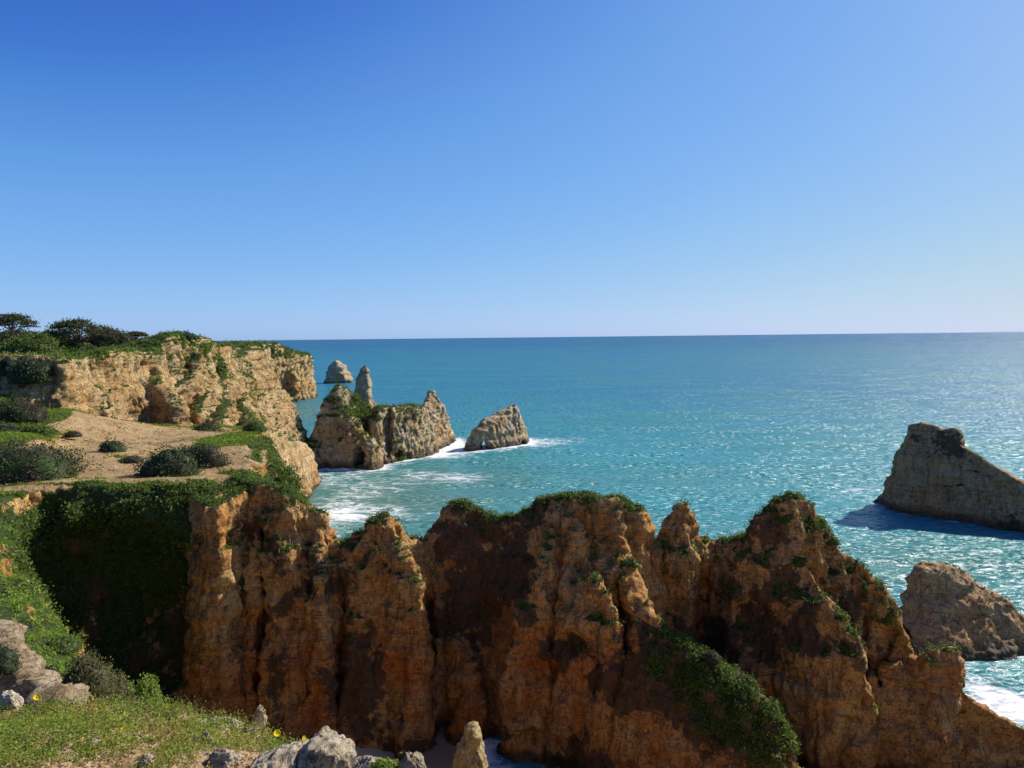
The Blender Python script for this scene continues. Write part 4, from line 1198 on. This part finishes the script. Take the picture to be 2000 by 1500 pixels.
# ================================================================== BUSHES AND TREES
def bush(base, r, mat, label, seed, leaf=0.10, dens=75, group=None, twigs=0, name='bush', lobes=5):
    """a rounded shrub: stems, a dense inside and a coat of leaves"""
    rng = np.random.default_rng(seed)
    rx, ry, rz = r
    base = np.asarray(base, np.float64)
    root = empty(name, base)
    tag(root, label, 'bush' if name != 'herb_tuft' else 'plant', group)
    area = 2 * math.pi * ((rx * ry) ** 1.6 / 2 + ((rx * rz) ** 1.6 + (ry * rz) ** 1.6) / 4) ** (1 / 1.6) * 0.9
    n = int(np.clip(area * dens, 120, 9000))
    D = unit(rng.normal(size=(n, 3))); D[:, 2] = np.abs(D[:, 2]) - 0.12
    D = unit(D)
    S = np.array([rx, ry, rz])
    def radius(D):
        q = D * 1.0
        return 0.86 + 0.20 * pn(q + seed, 1.6, seed) + 0.16 * pn(q + seed, 3.6, seed + 1) + 0.08 * pn(q + seed, 8, seed + 2)
    k = radius(D) * (1 - 0.16 * rng.random(n) ** 2 + 0.05 * rng.normal(size=n))
    C = D * k[:, None] * S
    tone = np.clip(0.45 + 0.6 * pn(D + seed, 3.0, seed + 4) + 0.25 * rng.normal(size=n), 0, 1)
    Nn = unit(D / S)
    V, F, rr = leaves(C, Nn, leaf, rng, 0.9, 0.45, tone)
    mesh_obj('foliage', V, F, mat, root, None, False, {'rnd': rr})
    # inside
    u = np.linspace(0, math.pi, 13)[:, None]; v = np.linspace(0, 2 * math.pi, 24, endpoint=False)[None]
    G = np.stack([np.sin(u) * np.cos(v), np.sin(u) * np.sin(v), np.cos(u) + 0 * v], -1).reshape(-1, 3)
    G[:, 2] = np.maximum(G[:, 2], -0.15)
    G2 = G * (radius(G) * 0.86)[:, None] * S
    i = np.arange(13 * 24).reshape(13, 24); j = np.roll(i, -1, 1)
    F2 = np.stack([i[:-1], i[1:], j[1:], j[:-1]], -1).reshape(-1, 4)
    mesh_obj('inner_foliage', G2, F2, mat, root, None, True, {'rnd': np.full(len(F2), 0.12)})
    parts = []
    for t in range(5 + twigs):
        a = rng.uniform(0, 2 * math.pi); e = rng.uniform(0.3, 1.3)
        tip = np.array([math.cos(a) * math.cos(e), math.sin(a) * math.cos(e), math.sin(e)]) * S * rng.uniform(0.85, 1.06 if twigs else 0.9)
        mid = tip * 0.5 + rng.normal(size=3) * 0.06 * S
        parts.append(tube([(0, 0, -0.15 * rz), mid * 0.6, mid * 1.05, tip], 0.035 * rz, 0.006 * rz, 5))
    V, F = join(parts)
    mesh_obj('stem', V, F, M['bark'], root)
    return root

PB = 'bushes on the plateau'
LD, LB, LR, LG = M['leaf_dark'], M['leaf_brown'], M['leaf_ridge'], M['leaf_bright']
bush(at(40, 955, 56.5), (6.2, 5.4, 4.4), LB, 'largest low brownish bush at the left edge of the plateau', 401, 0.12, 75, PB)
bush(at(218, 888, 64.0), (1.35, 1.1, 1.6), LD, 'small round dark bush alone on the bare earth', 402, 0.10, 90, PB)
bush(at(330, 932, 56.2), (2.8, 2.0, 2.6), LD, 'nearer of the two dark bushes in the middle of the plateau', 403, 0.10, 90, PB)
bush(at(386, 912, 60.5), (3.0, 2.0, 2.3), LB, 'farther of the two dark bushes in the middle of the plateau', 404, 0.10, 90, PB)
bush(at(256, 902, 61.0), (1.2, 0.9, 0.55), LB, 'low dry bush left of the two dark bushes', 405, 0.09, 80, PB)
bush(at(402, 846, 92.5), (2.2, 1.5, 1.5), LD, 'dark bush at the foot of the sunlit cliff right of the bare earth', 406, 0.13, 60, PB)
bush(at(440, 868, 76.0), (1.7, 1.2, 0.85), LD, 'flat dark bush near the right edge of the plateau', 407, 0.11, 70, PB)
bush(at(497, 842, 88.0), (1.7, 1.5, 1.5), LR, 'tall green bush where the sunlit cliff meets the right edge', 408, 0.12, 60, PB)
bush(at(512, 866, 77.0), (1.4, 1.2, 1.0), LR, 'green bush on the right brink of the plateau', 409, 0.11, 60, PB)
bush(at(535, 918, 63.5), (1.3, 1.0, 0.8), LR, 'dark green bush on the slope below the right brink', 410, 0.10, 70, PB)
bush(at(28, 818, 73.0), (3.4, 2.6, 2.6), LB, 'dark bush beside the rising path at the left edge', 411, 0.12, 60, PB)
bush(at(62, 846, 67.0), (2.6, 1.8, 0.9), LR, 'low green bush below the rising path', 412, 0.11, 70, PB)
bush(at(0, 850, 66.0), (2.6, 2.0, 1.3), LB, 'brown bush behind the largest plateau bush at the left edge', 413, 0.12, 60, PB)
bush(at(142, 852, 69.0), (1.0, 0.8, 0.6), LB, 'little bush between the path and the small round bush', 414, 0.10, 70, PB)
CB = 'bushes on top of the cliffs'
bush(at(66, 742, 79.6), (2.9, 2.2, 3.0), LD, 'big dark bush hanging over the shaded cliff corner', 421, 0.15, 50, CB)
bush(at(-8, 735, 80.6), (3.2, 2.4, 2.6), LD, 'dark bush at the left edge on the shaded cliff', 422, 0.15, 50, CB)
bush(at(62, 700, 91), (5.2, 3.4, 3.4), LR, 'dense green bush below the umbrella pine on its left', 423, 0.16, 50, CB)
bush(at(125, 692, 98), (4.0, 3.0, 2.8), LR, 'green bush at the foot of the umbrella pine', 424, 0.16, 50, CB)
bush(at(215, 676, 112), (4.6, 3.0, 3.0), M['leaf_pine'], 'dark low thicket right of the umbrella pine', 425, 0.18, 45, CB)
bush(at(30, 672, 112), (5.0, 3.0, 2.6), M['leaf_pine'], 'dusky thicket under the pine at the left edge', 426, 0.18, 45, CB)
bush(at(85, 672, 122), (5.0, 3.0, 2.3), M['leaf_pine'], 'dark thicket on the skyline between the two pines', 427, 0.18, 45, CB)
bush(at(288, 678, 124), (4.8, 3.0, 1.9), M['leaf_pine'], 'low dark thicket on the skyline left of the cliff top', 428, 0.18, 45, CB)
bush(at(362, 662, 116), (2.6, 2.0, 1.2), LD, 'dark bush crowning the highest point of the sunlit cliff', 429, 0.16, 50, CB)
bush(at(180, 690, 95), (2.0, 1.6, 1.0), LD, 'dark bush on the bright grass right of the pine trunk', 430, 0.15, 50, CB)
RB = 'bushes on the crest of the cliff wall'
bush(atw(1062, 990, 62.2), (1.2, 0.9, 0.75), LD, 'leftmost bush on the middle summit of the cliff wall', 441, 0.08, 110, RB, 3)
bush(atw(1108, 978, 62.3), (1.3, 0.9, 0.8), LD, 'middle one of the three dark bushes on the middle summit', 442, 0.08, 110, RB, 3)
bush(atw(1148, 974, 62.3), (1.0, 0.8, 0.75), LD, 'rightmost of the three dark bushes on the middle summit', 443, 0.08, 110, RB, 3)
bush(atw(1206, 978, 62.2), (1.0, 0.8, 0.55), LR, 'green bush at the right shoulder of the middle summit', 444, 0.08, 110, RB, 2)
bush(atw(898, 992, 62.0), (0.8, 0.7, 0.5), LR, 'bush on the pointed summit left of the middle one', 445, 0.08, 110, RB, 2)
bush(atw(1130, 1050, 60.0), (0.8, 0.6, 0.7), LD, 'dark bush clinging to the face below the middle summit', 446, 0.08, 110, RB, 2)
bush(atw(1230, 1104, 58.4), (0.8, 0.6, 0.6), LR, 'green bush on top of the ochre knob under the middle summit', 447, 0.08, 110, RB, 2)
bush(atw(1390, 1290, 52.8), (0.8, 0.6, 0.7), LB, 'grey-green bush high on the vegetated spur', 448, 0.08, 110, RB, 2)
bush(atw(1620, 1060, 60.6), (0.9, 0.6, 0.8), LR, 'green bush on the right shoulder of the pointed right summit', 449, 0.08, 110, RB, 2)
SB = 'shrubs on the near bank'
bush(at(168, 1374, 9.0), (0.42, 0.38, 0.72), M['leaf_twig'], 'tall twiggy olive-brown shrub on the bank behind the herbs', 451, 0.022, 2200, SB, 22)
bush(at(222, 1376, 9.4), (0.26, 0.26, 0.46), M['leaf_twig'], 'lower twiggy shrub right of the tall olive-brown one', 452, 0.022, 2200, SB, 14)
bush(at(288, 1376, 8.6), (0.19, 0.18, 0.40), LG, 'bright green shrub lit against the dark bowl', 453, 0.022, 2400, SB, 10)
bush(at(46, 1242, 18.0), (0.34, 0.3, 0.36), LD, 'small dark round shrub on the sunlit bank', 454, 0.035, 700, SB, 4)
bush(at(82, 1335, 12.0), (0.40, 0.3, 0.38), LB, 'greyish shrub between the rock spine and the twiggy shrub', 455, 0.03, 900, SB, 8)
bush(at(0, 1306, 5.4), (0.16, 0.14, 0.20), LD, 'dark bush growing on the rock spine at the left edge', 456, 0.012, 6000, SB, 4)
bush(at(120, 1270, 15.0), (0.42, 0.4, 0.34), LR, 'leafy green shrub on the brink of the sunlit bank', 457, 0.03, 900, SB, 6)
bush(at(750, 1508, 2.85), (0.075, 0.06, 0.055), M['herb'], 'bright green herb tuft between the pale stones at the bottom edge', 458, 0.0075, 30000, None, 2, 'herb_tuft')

def pine(base, height, crown, label, seed, lean=0.0):
    """umbrella pine: bare trunk, fan of limbs, flat wide crown of needle clumps"""
    rng = np.random.default_rng(seed)
    root = empty('pine_tree', base)
    tag(root, label, 'tree', 'pines on the skyline')
    th = height * 0.45
    V, F = tube([(0, 0, -0.6), (lean * .3, 0, th * .5), (lean, 0, th), (lean, 0, th * 1.25)], height * 0.05, height * 0.025, 8)
    mesh_obj('trunk', V, F, M['bark'], root)
    C, parts = [], []
    cx, cy, cz = crown
    for k in range(72):
        a = rng.uniform(0, 2 * math.pi); q = math.sqrt(rng.random())
        x, y = math.cos(a) * q * cx, math.sin(a) * q * cy
        z = height - cz * (q ** 2.2) * 0.9 - rng.random() ** 2 * cz * 0.5
        tip = np.array([lean + x, y, z])
        s0 = np.array([lean * 0.9, 0, th * rng.uniform(0.75, 1.15)])
        mid = s0 * 0.45 + tip * 0.55 + np.array([0, 0, -0.05 * height])
        if k % 2 == 0:
            parts.append(tube([s0, mid, tip], height * 0.014, height * 0.004, 5))
        m = 64
        o = rng.normal(size=(m, 3)) * np.array([0.16 * cx, 0.16 * cy, 0.10 * cz])
        o[:, 2] = np.abs(o[:, 2])
        C.append(tip + o)
    V, F = join(parts)
    mesh_obj('limbs', V, F, M['bark'], root)
    C = np.concatenate(C)
    V, F, r = leaves(C, np.tile([[0, 0, 1.0]], (len(C), 1)), 0.16, rng, 0.6, 0.5, np.clip(0.4 + 0.3 * rng.normal(size=len(C)), 0, 1))
    mesh_obj('crown', V, F, M['leaf_pine'], root, None, False, {'rnd': r})
pine(at(158, 694, 97), 4.6, (3.9, 2.8, 2.0), 'umbrella pine with a broad flat crown and bare trunk on the left skyline', 461, -0.1)
pine(at(22, 668, 118), 4.4, (3.4, 2.4, 1.6), 'pine with a thin see-through crown at the left edge of the skyline', 462, 0.2)
pine(at(270, 670, 126), 1.9, (1.6, 1.2, .6), 'small wind-bent pine on the skyline left of the highest cliff', 463, -0.3)

# ---- gull gliding over the channel, dead branch on the right summit
def gull(p, label):
    root = empty('seagull', at(*p), rad(68))
    root.scale = (1.15, 1.15, 1.15)
    tag(root, label, 'bird')
    M['feather'] = plain('white_feather', (0.78, 0.77, 0.75), 0.7)
    M['grey_feather'] = plain('grey_feather', (0.42, 0.43, 0.45), 0.7)
    M['beak'] = plain('beak', (0.65, 0.42, 0.05), 0.5)
    u = np.linspace(0, 1, 15); prof = np.array([.015, .035, .045, .05, .052, .06, .07, .078, .08, .076, .066, .052, .038, .022, .01])
    xs = 0.22 - u * 0.46
    V, F = [], []
    for x, r in zip(xs, prof):
        for k in range(10):
            a = 2 * math.pi * k / 10
            V.append((x, math.cos(a) * r, math.sin(a) * r * 0.9 + (0.02 if x > 0.12 else 0)))
    for i in range(14):
        for k in range(10):
            F.append((i * 10 + k, (i + 1) * 10 + k, (i + 1) * 10 + (k + 1) % 10, i * 10 + (k + 1) % 10))
    mesh_obj('body', V, F, M['feather'], root)
    bk = [(0.21, .012, .02), (0.21, -.012, .02), (0.27, 0, .012), (0.21, 0, .034)]
    mesh_obj('beak', bk, [(0, 1, 2), (1, 3, 2), (3, 0, 2)], M['beak'], root, None, False)
    tl = [(-.20, .02, 0), (-.20, -.02, 0), (-.36, -.07, -.005), (-.36, .07, -.005), (-.20, .02, .012), (-.20, -.02, .012), (-.36, -.07, .003), (-.36, .07, .003)]
    mesh_obj('tail', tl, [(0, 3, 2, 1), (4, 5, 6, 7), (0, 1, 5, 4), (1, 2, 6, 5), (2, 3, 7, 6), (3, 0, 4, 7)], M['feather'], root, None, False)
    for sg in (1, -1):
        st = [(0, 0.07, -0.09, .03), (.18, .085, -.10, .16), (.36, .07, -.08, .24), (.55, 0.0, -.11, .25), (.70, -.09, -.13, .22)]
        V = []
        for y, le, te, z in st:
            for x, dz in ((le, 0), ((le + te) / 2, .016), (te, 0.002), ((le + te) / 2, -.004)):
                V.append((x, sg * (y + 0.03), z + dz))
        F = [(i * 4 + k, i * 4 + (k + 1) % 4, (i + 1) * 4 + (k + 1) % 4, (i + 1) * 4 + k) for i in range(4) for k in range(4)]
        w = mesh_obj('wing', V, F, M['feather'], root)
gull((1943, 1306, 53), 'white gull gliding over the channel before the slab-like stack')

def branch():
    b = atw(1640, 1076, 60.2)
    parts = [tube([(0, 0, -.1), (.3, -.05, .08), (.62, -.1, .05), (.95, -.1, .12)], .035, .012, 6), tube([(.4, -.06, .07), (.55, -.2, .2), (.7, -.25, .34)], .018, .006, 5), tube([(.62, -.1, .05), (.8, .02, -.05), (.92, .05, -.12)], .016, .006, 5)]
    V, F = join(parts)
    o = mesh_obj('dead_branch', V, F, M['bark'])
    o.location = b
    tag(o, 'bare dead branch sticking out of the right shoulder of the pointed summit', 'branch')
branch()

# ---------------------------------------------------------------- the cliff the camera stands on; unseen, built to bounce sunlight onto the wall
def build_near_cliff():
    g = Grid((-60, 75), (-16, 22), (-1.5, 28), 0.7)
    poly = [(-60, -14), (-60, 8), (-34, 9), (-22, 6), (-12, 2.5), (-6, 1.2), (2, 0.6), (12, -0.5), (22, 0.5), (34, -2.0), (50, 1.0), (66, -3), (72, -14)]
    g.mesa(poly, lambda X, Y: (26.6 - 0.02 * np.abs(X) + 0.15 * (Y < -3)).astype(np.float32), ((0, 0), (4, 1.2), (12, 3.0), (20, 5.5), (28, 10)), 1.0)
    V, Q = g.mesh()
    V, N = weather(V, Q, (0.9, 8.0), (0.4, 3.0), 0.4, 0.35, 0.4, 1.5, 141, 0.8)
    m = masks(V, N, 141, -0.1, 0.3, 0.4, 0.0, (4, 14), (0.5, 0.8))
    tag(mesh_obj('near_cliff', V, Q, M['far_cliff'], None, m), 'sunlit ochre cliff under the camera on the near side of the cove', None, None, 'structure')
build_near_cliff()
